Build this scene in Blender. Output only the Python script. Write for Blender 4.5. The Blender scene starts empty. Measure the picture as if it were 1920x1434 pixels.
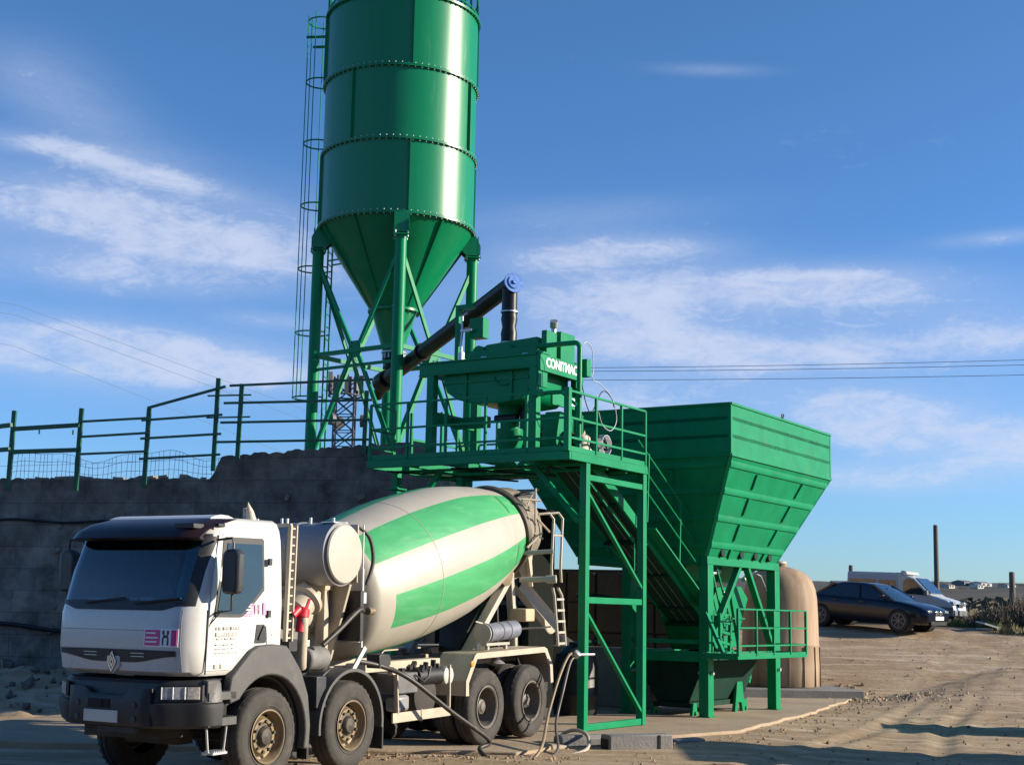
import bpy, bmesh, math, random
from math import sin, cos, pi, radians as R, sqrt, atan2, hypot
from mathutils import Vector as Ve, Matrix, Euler, noise as mnoise
random.seed(7)
S = bpy.context.scene
COL = S.collection

# ------------------------------------------------------------------ camera
cam = bpy.data.cameras.new('camera'); cam.sensor_width = 36; cam.lens = 36*2700/1920
cam.clip_start = .1; cam.clip_end = 6000
co = bpy.data.objects.new('camera', cam); COL.objects.link(co)
PIT, ROL = R(9.13), R(1.12)
fw = Ve((0, cos(PIT), sin(PIT))); u0 = Ve((0, -sin(PIT), cos(PIT))); r0 = Ve((1, 0, 0))
rr = cos(ROL)*r0 + sin(ROL)*u0; up = -sin(ROL)*r0 + cos(ROL)*u0
m = Matrix.Identity(4)
for i in range(3): m[i][0], m[i][1], m[i][2] = rr[i], up[i], -fw[i]
m[2][3] = 2.0
co.matrix_world = m; S.camera = co

# ------------------------------------------------------------------ light
SUN_AZ, SUN_EL = R(90.5), R(18)
sl = bpy.data.lights.new('sun', 'SUN'); sl.energy = 5.0; sl.angle = R(.55); sl.color = (1, .89, .72)
so = bpy.data.objects.new('sun', sl); COL.objects.link(so)
sd = Ve((sin(SUN_AZ)*cos(SUN_EL), cos(SUN_AZ)*cos(SUN_EL), sin(SUN_EL)))
so.rotation_euler = (-sd).to_track_quat('-Z', 'Y').to_euler()
so.location = sd*60
S.view_settings.view_transform = 'Standard'; S.view_settings.look = 'None'
S.view_settings.exposure = .74; S.view_settings.gamma = 1

# ------------------------------------------------------------------ world: sky with thin clouds
W = bpy.data.worlds.new('World'); S.world = W; W.use_nodes = True
wn, wl = W.node_tree.nodes, W.node_tree.links
wn.clear()
def wm(op, a, b=None, c=None):
    n = wn.new('ShaderNodeMath'); n.operation = op
    for i, x in enumerate((a, b, c)):
        if x is None: continue
        if isinstance(x, (int, float)): n.inputs[i].default_value = x
        else: wl.new(x, n.inputs[i])
    return n.outputs[0]
sky = wn.new('ShaderNodeTexSky'); sky.sky_type = 'NISHITA'; sky.sun_disc = False
sky.sun_elevation = SUN_EL; sky.sun_rotation = SUN_AZ; sky.altitude = 300; sky.air_density = 1.0; sky.dust_density = .35; sky.ozone_density = 2.2
tc = wn.new('ShaderNodeTexCoord'); sx = wn.new('ShaderNodeSeparateXYZ'); wl.new(tc.outputs['Generated'], sx.inputs[0])
az = wm('ARCTAN2', sx.outputs[0], sx.outputs[1]); el = wm('ARCSINE', sx.outputs[2])
cv = wn.new('ShaderNodeCombineXYZ')
wl.new(wm('MULTIPLY', az, 6.0), cv.inputs[0]); wl.new(wm('MULTIPLY', el, 14.5), cv.inputs[1])
def wnoise(scale, det, rough, dist, off):
    mp = wn.new('ShaderNodeMapping'); mp.inputs['Location'].default_value = off; wl.new(cv.outputs[0], mp.inputs[0])
    n = wn.new('ShaderNodeTexNoise'); n.inputs['Scale'].default_value = scale; n.inputs['Detail'].default_value = det
    n.inputs['Roughness'].default_value = rough; n.inputs['Distortion'].default_value = dist
    wl.new(mp.outputs[0], n.inputs['Vector']); return n.outputs[0]
n1 = wnoise(1.5, 8, .6, .5, (3.1, 1.7, 0)); n2 = wnoise(5.0, 6, .62, 1.2, (8.3, 2.2, 4))
wisp = wm('ADD', wm('MULTIPLY', n1, .62), wm('MULTIPLY', n2, .38))
# (azimuth, elevation, half width, half height, tilt, strength): the cloud banks of this afternoon
CL = [(-.25, .262, .16, .030, -.02, .55), (-.30, .225, .12, .020, .0, .5), (-.25, .245, .13, .008, -.12, .6), (-.30, .318, .07, .02, -.3, .45), (.10, .205, .17, .040, -.06, .5), (.22, .150, .16, .030, -.05, .45), (-.24, .160, .14, .024, 0, .55), (.26, .215, .10, .02, -.02, .45), (.05, .275, .09, .012, .05, .4),
      (-.285, .172, .115, .017, -.02, 1.15), (-.335, .165, .07, .014, 0, .7), (-.20, .160, .06, .010, -.03, .8), (-.165, .196, .04, .006, -.03, .6),
      (-.31, .262, .11, .020, -.02, .62), (-.21, .245, .08, .014, -.06, .55), (-.27, .291, .075, .007, -.16, .8), (-.33, .300, .06, .006, .02, .5), (-.33, .345, .045, .022, -.15, .42), (-.27, .22, .10, .012, -.03, .45),
      (.035, .246, .05, .012, .0, .75), (.10, .253, .05, .010, -.02, .95), (.15, .228, .08, .012, .0, .85), (.235, .224, .05, .011, .02, 1.05), (.06, .215, .07, .016, -.03, .6), (.12, .185, .11, .013, -.05, .85), (.20, .176, .05, .008, -.02, .7),
      (.05, .150, .06, .018, 0, .75), (.34, .185, .05, .014, 0, .8), (.28, .125, .10, .016, -.10, 1.05), (.235, .095, .07, .010, -.03, .85), (.33, .105, .06, .016, 0, .7), (.335, .252, .04, .005, .03, .6), (.14, .372, .035, .004, -.05, .45), (.25, .145, .05, .01, -.06, .7), (.70, .2, .3, .03, 0, .6), (-.8, .2, .3, .04, 0, .6), (1.6, .25, .5, .05, 0, .5), (2.8, .3, .6, .06, 0, .6), (-2.2, .3, .6, .06, 0, .6)]
tot = None
for a, e, sa, se, tl, st in CL:
    da = wm('SUBTRACT', az, a); de = wm('SUBTRACT', wm('SUBTRACT', el, e), wm('MULTIPLY', da, tl))
    q = wm('ADD', wm('POWER', wm('ABSOLUTE', wm('DIVIDE', da, sa)), 2), wm('POWER', wm('ABSOLUTE', wm('DIVIDE', de, se)), 2))
    g = wm('MULTIPLY', wm('EXPONENT', wm('MULTIPLY', q, -1)), st)
    tot = g if tot is None else wm('ADD', tot, g)
mk = wm('MINIMUM', tot, 1.15)
n3 = wnoise(13.0, 8, .7, 1.6, (1.3, 6.2, 2))
val = wm('ADD', wm('ADD', wisp, wm('MULTIPLY', wm('SUBTRACT', n3, .5), .22)), wm('SUBTRACT', wm('MULTIPLY', mk, .40), .585))
mr = wn.new('ShaderNodeMapRange'); mr.interpolation_type = 'SMOOTHSTEP'; mr.inputs['From Min'].default_value = .0; mr.inputs['From Max'].default_value = .50
wl.new(val, mr.inputs['Value'])
veil = wm('MULTIPLY', wm('MULTIPLY', mk, wm('ADD', n1, wm('MULTIPLY', n3, .5))), .55)
cl = wm('MAXIMUM', wm('MULTIPLY', mr.outputs[0], .84), wm('MINIMUM', veil, .5))
hs = wn.new('ShaderNodeHueSaturation'); hs.inputs['Saturation'].default_value = 1.18; hs.inputs['Value'].default_value = 1.0
wl.new(sky.outputs[0], hs.inputs['Color'])
mx = wn.new('ShaderNodeMix'); mx.data_type = 'RGBA'
wl.new(cl, mx.inputs[0]); gr_ = wn.new('ShaderNodeValToRGB'); ge = gr_.color_ramp.elements; ge[0].position, ge[0].color = 0, (.66, .99, 1.60, 1); ge[1].position, ge[1].color = .42, (.95, 1.15, 1.39, 1)
wl.new(el, gr_.inputs[0]); mt = wn.new('ShaderNodeMix'); mt.data_type = 'RGBA'; mt.blend_type = 'MULTIPLY'; mt.inputs[0].default_value = 1; wl.new(hs.outputs[0], mt.inputs[6]); wl.new(gr_.outputs[0], mt.inputs[7])
wl.new(mt.outputs[2], mx.inputs[6]); mx.inputs[7].default_value = (5.4, 6.0, 7.6, 1)
bg = wn.new('ShaderNodeBackground'); bg.inputs[1].default_value = .072
wl.new(mx.outputs[2], bg.inputs[0])
wo = wn.new('ShaderNodeOutputWorld'); wl.new(bg.outputs[0], wo.inputs[0])

# ------------------------------------------------------------------ materials
MATS = {}
def mat(name, c, rough=.5, metal=0, var=.12, sc=3.0, dirt=None, da=.0, dsc=4.0, bump=0, bsc=30, coat=0, spec=.5, hi=None, stretch=None):
    """painted / mineral surface: base colour with patchy variation, optional dirt, fine bump"""
    if name in MATS: return MATS[name]
    M_ = bpy.data.materials.new(name); M_.use_nodes = True; n, l = M_.node_tree.nodes, M_.node_tree.links
    b = n['Principled BSDF']; b.inputs['Metallic'].default_value = metal
    b.inputs['Coat Weight'].default_value = coat; b.inputs['Coat Roughness'].default_value = .08
    b.inputs['Specular IOR Level'].default_value = spec
    t = n.new('ShaderNodeTexCoord'); vec = t.outputs['Object']
    if stretch:
        mp = n.new('ShaderNodeMapping'); mp.inputs['Scale'].default_value = stretch; l.new(vec, mp.inputs[0]); vec = mp.outputs[0]
    nz = n.new('ShaderNodeTexNoise'); nz.inputs['Scale'].default_value = sc; nz.inputs['Detail'].default_value = 7; nz.inputs['Roughness'].default_value = .65
    l.new(vec, nz.inputs['Vector'])
    cr = n.new('ShaderNodeValToRGB'); e = cr.color_ramp.elements
    lo = [max(0, x*(1-var)) for x in c]; h = hi or [min(1, x*(1+var)) for x in c]
    e[0].position = .32; e[0].color = (*lo, 1); e[1].position = .68; e[1].color = (*h, 1)
    l.new(nz.outputs[0], cr.inputs[0]); out = cr.outputs[0]
    rv = n.new('ShaderNodeMapRange'); rv.inputs['To Min'].default_value = max(.02, rough*(1-.18)); rv.inputs['To Max'].default_value = min(1, rough*1.18)
    l.new(nz.outputs[0], rv.inputs[0]); ro = rv.outputs[0]
    if dirt and da > 0:
        d = n.new('ShaderNodeTexNoise'); d.inputs['Scale'].default_value = dsc; d.inputs['Detail'].default_value = 9; d.inputs['Roughness'].default_value = .7
        l.new(vec, d.inputs['Vector'])
        mr = n.new('ShaderNodeMapRange'); mr.inputs['From Min'].default_value = .62-.3*da; mr.inputs['From Max'].default_value = .80-.2*da
        mr.inputs['To Max'].default_value = min(1, .35+da*.7); l.new(d.outputs[0], mr.inputs[0])
        mx = n.new('ShaderNodeMix'); mx.data_type = 'RGBA'; l.new(mr.outputs[0], mx.inputs[0]); l.new(out, mx.inputs[6]); mx.inputs[7].default_value = (*dirt, 1)
        out = mx.outputs[2]
        mr2 = n.new('ShaderNodeMix'); l.new(mr.outputs[0], mr2.inputs[0]); l.new(ro, mr2.inputs[2]); mr2.inputs[3].default_value = .85; ro = mr2.outputs[0]
    l.new(out, b.inputs['Base Color']); l.new(ro, b.inputs['Roughness'])
    if bump:
        bn = n.new('ShaderNodeTexNoise'); bn.inputs['Scale'].default_value = bsc; bn.inputs['Detail'].default_value = 6
        l.new(vec, bn.inputs['Vector'])
        bp = n.new('ShaderNodeBump'); bp.inputs['Strength'].default_value = bump; bp.inputs['Distance'].default_value = .02
        l.new(bn.outputs[0], bp.inputs['Height']); l.new(bp.outputs[0], b.inputs['Normal'])
    MATS[name] = M_; return M_
GREEN = mat('green_paint', (.001, .210, .082), .40, 0, .10, 1.6, (.012, .18, .08), .10, 3, coat=.0, spec=.18)
GREENS = mat('green_silo_paint', (.001, .185, .072), .31, 0, .05, .7, (.02, .215, .105), .22, 1.8, coat=.0, spec=.4, stretch=(2.6, 2.6, .22), bump=.015, bsc=1.3)
GREENR = mat('green_paint_worn', (.001, .208, .086), .5, 0, .14, 2.2, (.09, .20, .12), .13, 2.0, spec=.16)
GRIMESHADE = mat('green_shaded_grimy', (.003, .034, .021), .75, 0, .3, 4, (.03, .026, .018), .35, 5, spec=.2)  # green darkened to hold the shade under the plant, plus patches of grime
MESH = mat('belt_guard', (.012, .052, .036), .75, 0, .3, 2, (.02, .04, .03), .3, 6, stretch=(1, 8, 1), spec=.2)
CREAM = mat('drum_cream', (.42, .39, .33), .42, 0, .06, 1.2, (.31, .26, .20), .24, 2.6, stretch=(1, 1, 1))
DGREEN = mat('drum_green', (.06, .33, .125), .42, 0, .16, 1.6, (.14, .40, .21), .30, 2.2, stretch=(.35, 2.2, 2.2))
DGREEN2 = mat('drum_green_dark', (.02, .26, .07), .4, 0, .08, 2)  # deeper green for a narrow band near the drum's rear
WHITE = mat('cab_white', (.56, .55, .525), .28, 0, .025, 2, (.44, .40, .345), .14, 2.5, coat=.2)
CREAMF = mat('chassis_cream', (.45, .39, .30), .5, 0, .12, 4, (.30, .22, .15), .25, 5)
TANKW = mat('tank_white_shaded', (.24, .24, .245), .42, 0, .06, 2, (.45, .40, .33), .16, 3)  # white lowered to grey so the tank shell carries its shade in the colour
PLAST = mat('grey_plastic', (.072, .072, .070), .55, 0, .15, 5, (.20, .17, .13), .22, 4, bump=.1, bsc=90)
PLASTD = mat('dark_plastic', (.028, .031, .036), .45, 0, .15, 5, (.11, .09, .07), .18, 5)
TUBEB = mat('black_tube', (.006, .0075, .009), .42, 0, .3, 4, (.015, .015, .015), .15, 5, spec=.3)
BLACK = mat('black_steel', (.014, .014, .015), .5, 0, .3, 5, (.07, .055, .04), .2, 7)
RUB = mat('tyre_rubber', (.042, .038, .034), .82, 0, .2, 7, (.12, .098, .075), .36, 6, bump=.15, bsc=60)
RIM = mat('wheel_rim', (.20, .15, .085), .55, .15, .2, 8, (.13, .09, .06), .40, 9)
RIMD = mat('rear_rim', (.15, .135, .115), .55, .15, .25, 8, (.10, .075, .05), .4, 9)
HOLE = mat('dark_void', (.006, .006, .007), .8, 0, .1)
VISOR = mat('visor_dark', (.018, .008, .009), .3, 0, .2, 2, spec=.4)
GLASS = mat('dark_glass', (.010, .020, .026), .05, 0, .25, 1.5, spec=.8, coat=.3)
GLASSL = mat('lamp_glass', (.55, .57, .60), .12, .6, .15, 20)
AMBER = mat('amber_lens', (.75, .28, .05), .25, 0, .1)
CHROME = mat('bright_metal', (.72, .72, .73), .22, 1, .08, 8)
BOLT = mat('dull_bolt', (.36, .40, .37), .55, .3, .2, 9)
ALLOY = mat('car_alloy', (.16, .165, .175), .4, .3, .15, 9)
STEEL = mat('galvanised', (.48, .49, .50), .42, .7, .12, 9)
PINK = mat('magenta_sticker', (.62, .05, .22), .4, 0, .06)
PINKL = mat('faded_pink_sticker', (.82, .30, .50), .45, 0, .06)
PAPER = mat('white_sticker', (.82, .82, .82), .5, 0, .03)
INK = mat('grey_lettering', (.45, .45, .44), .6, 0, .1)
RED = mat('red_coupling', (.55, .02, .04), .4, 0, .15, 6)
CONC = mat('concrete', (.32, .27, .21), .9, 0, .16, 2.2, (.24, .19, .14), .32, 3, bump=.5, bsc=26)
CONCG = mat('grey_concrete', (.19, .185, .18), .92, 0, .18, 2.5, (.15, .13, .11), .32, 3, bump=.5, bsc=26)
TANKB = mat('fibreglass_beige', (.27, .205, .14), .65, 0, .3, 1.6, (.46, .26, .185), .45, 1.0, stretch=(2.2, 2.2, .28), spec=.2, hi=(.44, .32, .215))
NAVY = mat('navy_car_paint', (.004, .007, .018), .22, 0, .1, 3, (.03, .03, .03), .05, 5, coat=.15, spec=.35)
VANW = mat('van_white', (.5, .5, .49), .3, 0, .03, 2, (.5, .45, .38), .08, 3, coat=.2)
VANG = mat('van_grey_cladding', (.13, .135, .15), .5, 0, .1)
WOOD = mat('weathered_wood', (.12, .10, .085), .9, 0, .3, 6, (.05, .04, .035), .3, 9, bump=.4, bsc=40, stretch=(3, 3, .4))
WIRE = mat('wire_dark', (.03, .033, .04), .6, .3, .1)
HOSEB = mat('hose_black', (.028, .024, .022), .5, 0, .2, 7, (.16, .12, .09), .25, 6)
HOSET = mat('hose_tan', (.25, .185, .115), .55, 0, .15, 7, (.22, .16, .10), .25, 6)
HOSEG = mat('hose_grey', (.10, .09, .08), .5, 0, .15, 7)
HOSEW = mat('hose_white', (.42, .37, .29), .5, 0, .1, 6)
TUBEW = mat('white_plastic_tube', (.42, .45, .48), .4, 0, .04)
SACK = mat('woven_sack', (.64, .54, .43), .85, 0, .15, 9, (.35, .25, .2), .2, 8)

# ------------------------------------------------------------------ mesh builder
class B:
    def __init__(s): s.v = []; s.f = []; s.mi = []; s.k = 0; s.cut = []
    def add(s, vs, fs):
        o = len(s.v); s.cut.append((o, len(s.f))); s.v += [tuple(x) for x in vs]; s.f += [tuple(o+i for i in f) for f in fs]; s.mi += [s.k]*len(fs); return s
    def bx(s, x0, x1, y0, y1, z0, z1):
        vs = [(x, y, z) for x in (x0, x1) for y in (y0, y1) for z in (z0, z1)]
        return s.add(vs, [(0, 1, 3, 2), (4, 6, 7, 5), (0, 4, 5, 1), (2, 3, 7, 6), (0, 2, 6, 4), (1, 5, 7, 3)])
    def box(s, c, d, rot=(0, 0, 0)):
        e = Euler(rot).to_matrix(); c = Ve(c)
        vs = [c + e @ Ve((x*d[0]/2, y*d[1]/2, z*d[2]/2)) for x in (-1, 1) for y in (-1, 1) for z in (-1, 1)]
        return s.add(vs, [(0, 1, 3, 2), (4, 6, 7, 5), (0, 4, 5, 1), (2, 3, 7, 6), (0, 2, 6, 4), (1, 5, 7, 3)])
    def bar(s, p, q, w, h=None, upv=(0, 0, 1)):
        p, q = Ve(p), Ve(q); h = h or w; d = (q-p).normalized(); u_ = Ve(upv)
        if abs(d.dot(u_)) > .97: u_ = Ve((0, 1, 0))
        a = d.cross(u_).normalized(); b = a.cross(d).normalized()
        vs = [t + a*i*w/2 + b*j*h/2 for t in (p, q) for i, j in ((-1, -1), (1, -1), (1, 1), (-1, 1))]
        return s.add(vs, [(3, 2, 1, 0), (4, 5, 6, 7), (0, 1, 5, 4), (1, 2, 6, 5), (2, 3, 7, 6), (3, 0, 4, 7)])
    def pipe(s, pts, r, n=8, closed=False):
        pts = [Ve(p) for p in pts]; k = len(pts); rs = r if isinstance(r, (list, tuple)) else [r]*k
        vs = []; a = None
        for i in range(k):
            if closed: d = (pts[(i+1) % k]-pts[i-1]).normalized()
            else: d = (pts[min(i+1, k-1)]-pts[max(i-1, 0)]).normalized()
            if a is None:
                a = d.cross(Ve((0, 0, 1)) if abs(d.z) < .9 else Ve((1, 0, 0))).normalized()
            else: a = (a - d*a.dot(d)).normalized()
            b = d.cross(a)
            vs += [pts[i] + (a*cos(2*pi*j/n)+b*sin(2*pi*j/n))*rs[i] for j in range(n)]
        fs = []
        for i in range(k if closed else k-1):
            i2 = (i+1) % k
            fs += [(i*n+j, i*n+(j+1) % n, i2*n+(j+1) % n, i2*n+j) for j in range(n)]
        if not closed: fs += [tuple(range(n-1, -1, -1)), tuple((k-1)*n+j for j in range(n))]
        return s.add(vs, fs)
    def lathe(s, o, axis, prof, n=32, a0=0, a1=2*pi, caps=True, ref=None, fm=None):
        """prof: (distance along the axis, radius); fm(i,j) gives a material slot"""
        o, d = Ve(o), Ve(axis).normalized()
        a = Ve(ref) if ref else (d.cross(Ve((0, 0, 1))) if abs(d.z) < .9 else Ve((1, 0, 0)))
        a = (a-d*a.dot(d)).normalized(); b = d.cross(a)
        full = abs(a1-a0-2*pi) < 1e-6; m_ = n if full else n+1
        vs = []
        for t, r in prof:
            vs += [o+d*t+(a*cos(a0+(a1-a0)*j/n)+b*sin(a0+(a1-a0)*j/n))*r for j in range(m_)]
        base = len(s.v); s.cut.append((base, len(s.f))); s.v += [tuple(x) for x in vs]
        for i in range(len(prof)-1):
            for j in range(n):
                j2 = (j+1) % m_
                s.f.append((base+i*m_+j, base+i*m_+j2, base+(i+1)*m_+j2, base+(i+1)*m_+j)); s.mi.append(fm(i, j) if fm else s.k)
        if caps and full:
            if prof[0][1] > 1e-4: s.f.append(tuple(base+j for j in range(m_-1, -1, -1))); s.mi.append(s.k)
            if prof[-1][1] > 1e-4: s.f.append(tuple(base+(len(prof)-1)*m_+j for j in range(m_))); s.mi.append(s.k)
        return s
    def cyl(s, p, q, r, n=16): 
        d = Ve(q)-Ve(p); return s.lathe(p, d, [(0, r), (d.length, r)], n)
    def prism(s, poly, o, ex, ey, dep):
        o, ex, ey, dep = Ve(o), Ve(ex), Ve(ey), Ve(dep); k = len(poly)
        vs = [o+ex*a+ey*b for a, b in poly]; vs += [x+dep for x in vs]
        fs = [tuple(range(k-1, -1, -1)), tuple(range(k, 2*k))]+[(i, (i+1) % k, k+(i+1) % k, k+i) for i in range(k)]
        return s.add(vs, fs)
    def sheet(s, pts, dep, th):
        """a folded sheet: a polyline extruded by dep, thickness th along its own normal"""
        pts = [Ve(p) for p in pts]; dep = Ve(dep); k = len(pts); off = []
        for i in range(k):
            d = (pts[min(i+1, k-1)]-pts[max(i-1, 0)]).normalized(); off.append(pts[i]+d.cross(dep).normalized()*th)
        vs = pts+off+[p+dep for p in pts]+[p+dep for p in off]; fs = []
        for i in range(k-1):
            fs += [(i, i+1, 2*k+i+1, 2*k+i), (k+i, 3*k+i, 3*k+i+1, k+i+1), (i, k+i, k+i+1, i+1), (2*k+i, 2*k+i+1, 3*k+i+1, 3*k+i)]
        fs += [(0, 2*k, 3*k, k), (k-1, 2*k-1, 4*k-1, 3*k-1)]
        return s.add(vs, fs)
    def grid(s, rows, closed=False):
        n = len(rows[0]); vs = [p for r_ in rows for p in r_]; fs = []
        for i in range(len(rows)-1):
            for j in range(n if closed else n-1):
                fs.append((i*n+j, i*n+(j+1) % n, (i+1)*n+(j+1) % n, (i+1)*n+j))
        return s.add(vs, fs)
    def slab(s, rows, th):
        """a curved panel with thickness: grid of points pushed back along th (vector)"""
        th = Ve(th); n = len(rows[0]); k = len(rows)
        s.grid(rows); s.grid([[Ve(p)+th for p in r_][::-1] for r_ in rows])
        rim = [rows[0][j] for j in range(n)]+[rows[i][n-1] for i in range(1, k)]+[rows[k-1][j] for j in range(n-2, -1, -1)]+[rows[i][0] for i in range(k-2, 0, -1)]
        kk = len(rim); return s.add([Ve(p) for p in rim]+[Ve(p)+th for p in rim], [((i+1) % kk, i, kk+i, kk+(i+1) % kk) for i in range(kk)])
    def obj(s, name, m_, parent=None, bevel=0, ang=38, fix=True):
        me = bpy.data.meshes.new(name); me.from_pydata(s.v, [], s.f)
        for x in (m_ if isinstance(m_, (list, tuple)) else [m_]): me.materials.append(x)
        me.polygons.foreach_set('material_index', s.mi)
        if fix:
            bm = bmesh.new(); bm.from_mesh(me); bmesh.ops.recalc_face_normals(bm, faces=bm.faces); bm.to_mesh(me); bm.free()
        me.shade_smooth(); me.set_sharp_from_angle(angle=R(ang)); me.update()
        o = bpy.data.objects.new(name, me); COL.objects.link(o)
        if parent: o.parent = parent
        if bevel:
            b = o.modifiers.new('edge', 'BEVEL'); b.width = bevel; b.segments = 2; b.limit_method = 'ANGLE'; b.angle_limit = R(40); b.harden_normals = False
        return o
def pieces(b, name, m_, parent, **k):
    """every shape added to the builder becomes an object of its own"""
    base = getattr(b, 'base', None); out = []
    for (v0, f0), (v1, f1) in zip(b.cut, b.cut[1:]+[(len(b.v), len(b.f))]):
        n = type(b)(base) if base is not None else B(); n.v = b.v[v0:v1]; n.f = [tuple(i-v0 for i in f) for f in b.f[f0:f1]]; n.mi = b.mi[f0:f1]; out.append(n.obj(name, m_, parent, **k))
    return out
def tag(o, label, cat, group=None, kind=None):
    if label: o['label'] = label
    if cat: o['category'] = cat
    if group: o['group'] = group
    if kind: o['kind'] = kind
    return o
def thing(name, label, cat, loc=(0, 0, 0), rot=(0, 0, 0), group=None):
    o = bpy.data.objects.new(name, None); o.empty_display_size = .3; COL.objects.link(o); o.location = loc; o.rotation_euler = rot
    return tag(o, label, cat, group)
def copy_tree(o, parent=None):
    c = o.copy(); COL.objects.link(c); c.parent = parent
    for ch in o.children: copy_tree(ch, c)
    return c
def lerp(a, b, t): return a+(b-a)*t
def sst(a, b, x): t = min(1, max(0, (x-a)/(b-a))); return t*t*(3-2*t)
def arc(cx, cz, r, a0, a1, n): return [(cx+r*cos(R(lerp(a0, a1, i/n))), cz+r*sin(R(lerp(a0, a1, i/n)))) for i in range(n+1)]
def lettering(txt, size, off=.0, ext=.004):
    c = bpy.data.curves.new('letters', 'FONT'); c.body = txt; c.size = size; c.extrude = ext; c.offset = off; c.align_x = 'CENTER'; c.align_y = 'CENTER'
    o = bpy.data.objects.new('letters', c); COL.objects.link(o)
    me = bpy.data.meshes.new_from_object(o.evaluated_get(bpy.context.evaluated_depsgraph_get()))
    bpy.data.objects.remove(o); return me
# ------------------------------------------------------------------ ground, slab, hills
def side(x, y, ax, ay, bx_, by_):           # signed distance to the right of a line
    dx, dy = bx_-ax, by_-ay; return ((x-ax)*dy-(y-ay)*dx)/hypot(dx, dy)
RISE = [(-50, -.5), (12, -.12), (17, 0), (20, -.03), (24, -.07), (28, -.03), (31, .06), (34, .20), (37, .40), (40, .85), (44, 1.62), (46, 1.84), (50, 2.0), (60, 2.15), (100, 2.2), (3000, 2.2)]
def rise(y):
    for (a, za), (b, zb) in zip(RISE, RISE[1:]):
        if y <= b: return lerp(za, zb, (y-a)/(b-a))
    return RISE[-1][1]
def gz(x, y, fine=True):
    d = side(x, y, 3.8, 24.9, 8.7, 36.6)
    w = sst(-.2, 3.5, d)
    if x > 3: w = max(w, sst(36.6, 40.5, y))
    low = max(-.15, min(.07, .0206*((x+3.775)*.487+(y-17.68)*.873))) if y > 10 else -.12
    back = sst(39, 46, y)*1.7
    z = lerp(max(low, back) if x > -2 else low, rise(y), w if y > 20 else w*sst(14, 20, y))
    if x < -3.5: z += sst(25.2, 29.6, y+.15*(x+8))*.65*sst(-3.5, -6, x) if y < 30.5 else 0      # rubble bank at the foot of the wall
    if fine:
        z += .02*mnoise.noise((x*.35, y*.35, 0))*sst(.2, 2, abs(d)+(.5 if y < 19 else 0))
        if d > .1: z += (.018*mnoise.noise((x*1.1, y*.8, 3))+.016*mnoise.noise((x*2.6+y*.9, y*2.4, 5))+.012*mnoise.noise((x*1.2-y*.5, y*5+x*1.2, 9)))*sst(.1, 1.0, d)
        if d > .4 and y > 19:
            for o_ in (1.6, 3.3, 5.2, 6.8):
                c_ = d-o_-.5*mnoise.noise((y*.12, o_, 4))-.25*math.sin(y*.21+o_); z -= .05*math.exp(-(c_/.16)**2)*(1-.75*sst(30, 38, y))*(.6+.4*mnoise.noise((y*.8, o_, 1))); z += .03*(1-.75*sst(30, 38, y))*(math.exp(-((c_-.3)/.14)**2)+math.exp(-((c_+.3)/.14)**2))*(.7+.6*mnoise.noise((y*1.7, o_, 2)))
        if x < -3.5 and y > 25.5: z += .16*mnoise.noise((x*1.3, y*1.3, 7))+.07*mnoise.noise((x*3.3, y*3.3, 7))
    return z
def axis(lo, hi, near0, near1, fs, cs):
    v = [lo]
    while v[-1] < hi:
        x = v[-1]; dd = 0 if near0 <= x <= near1 else min(abs(x-near0), abs(x-near1))
        v.append(x+min(cs, fs+dd*.09))
    return v
xs = axis(-26, 46, -11, 17, .12, 1.5); ys = axis(4, 78, 16, 47, .14, 1.5)
g = B(); g.grid([[(x, y, gz(x, y)) for x in xs] for y in ys])
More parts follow.
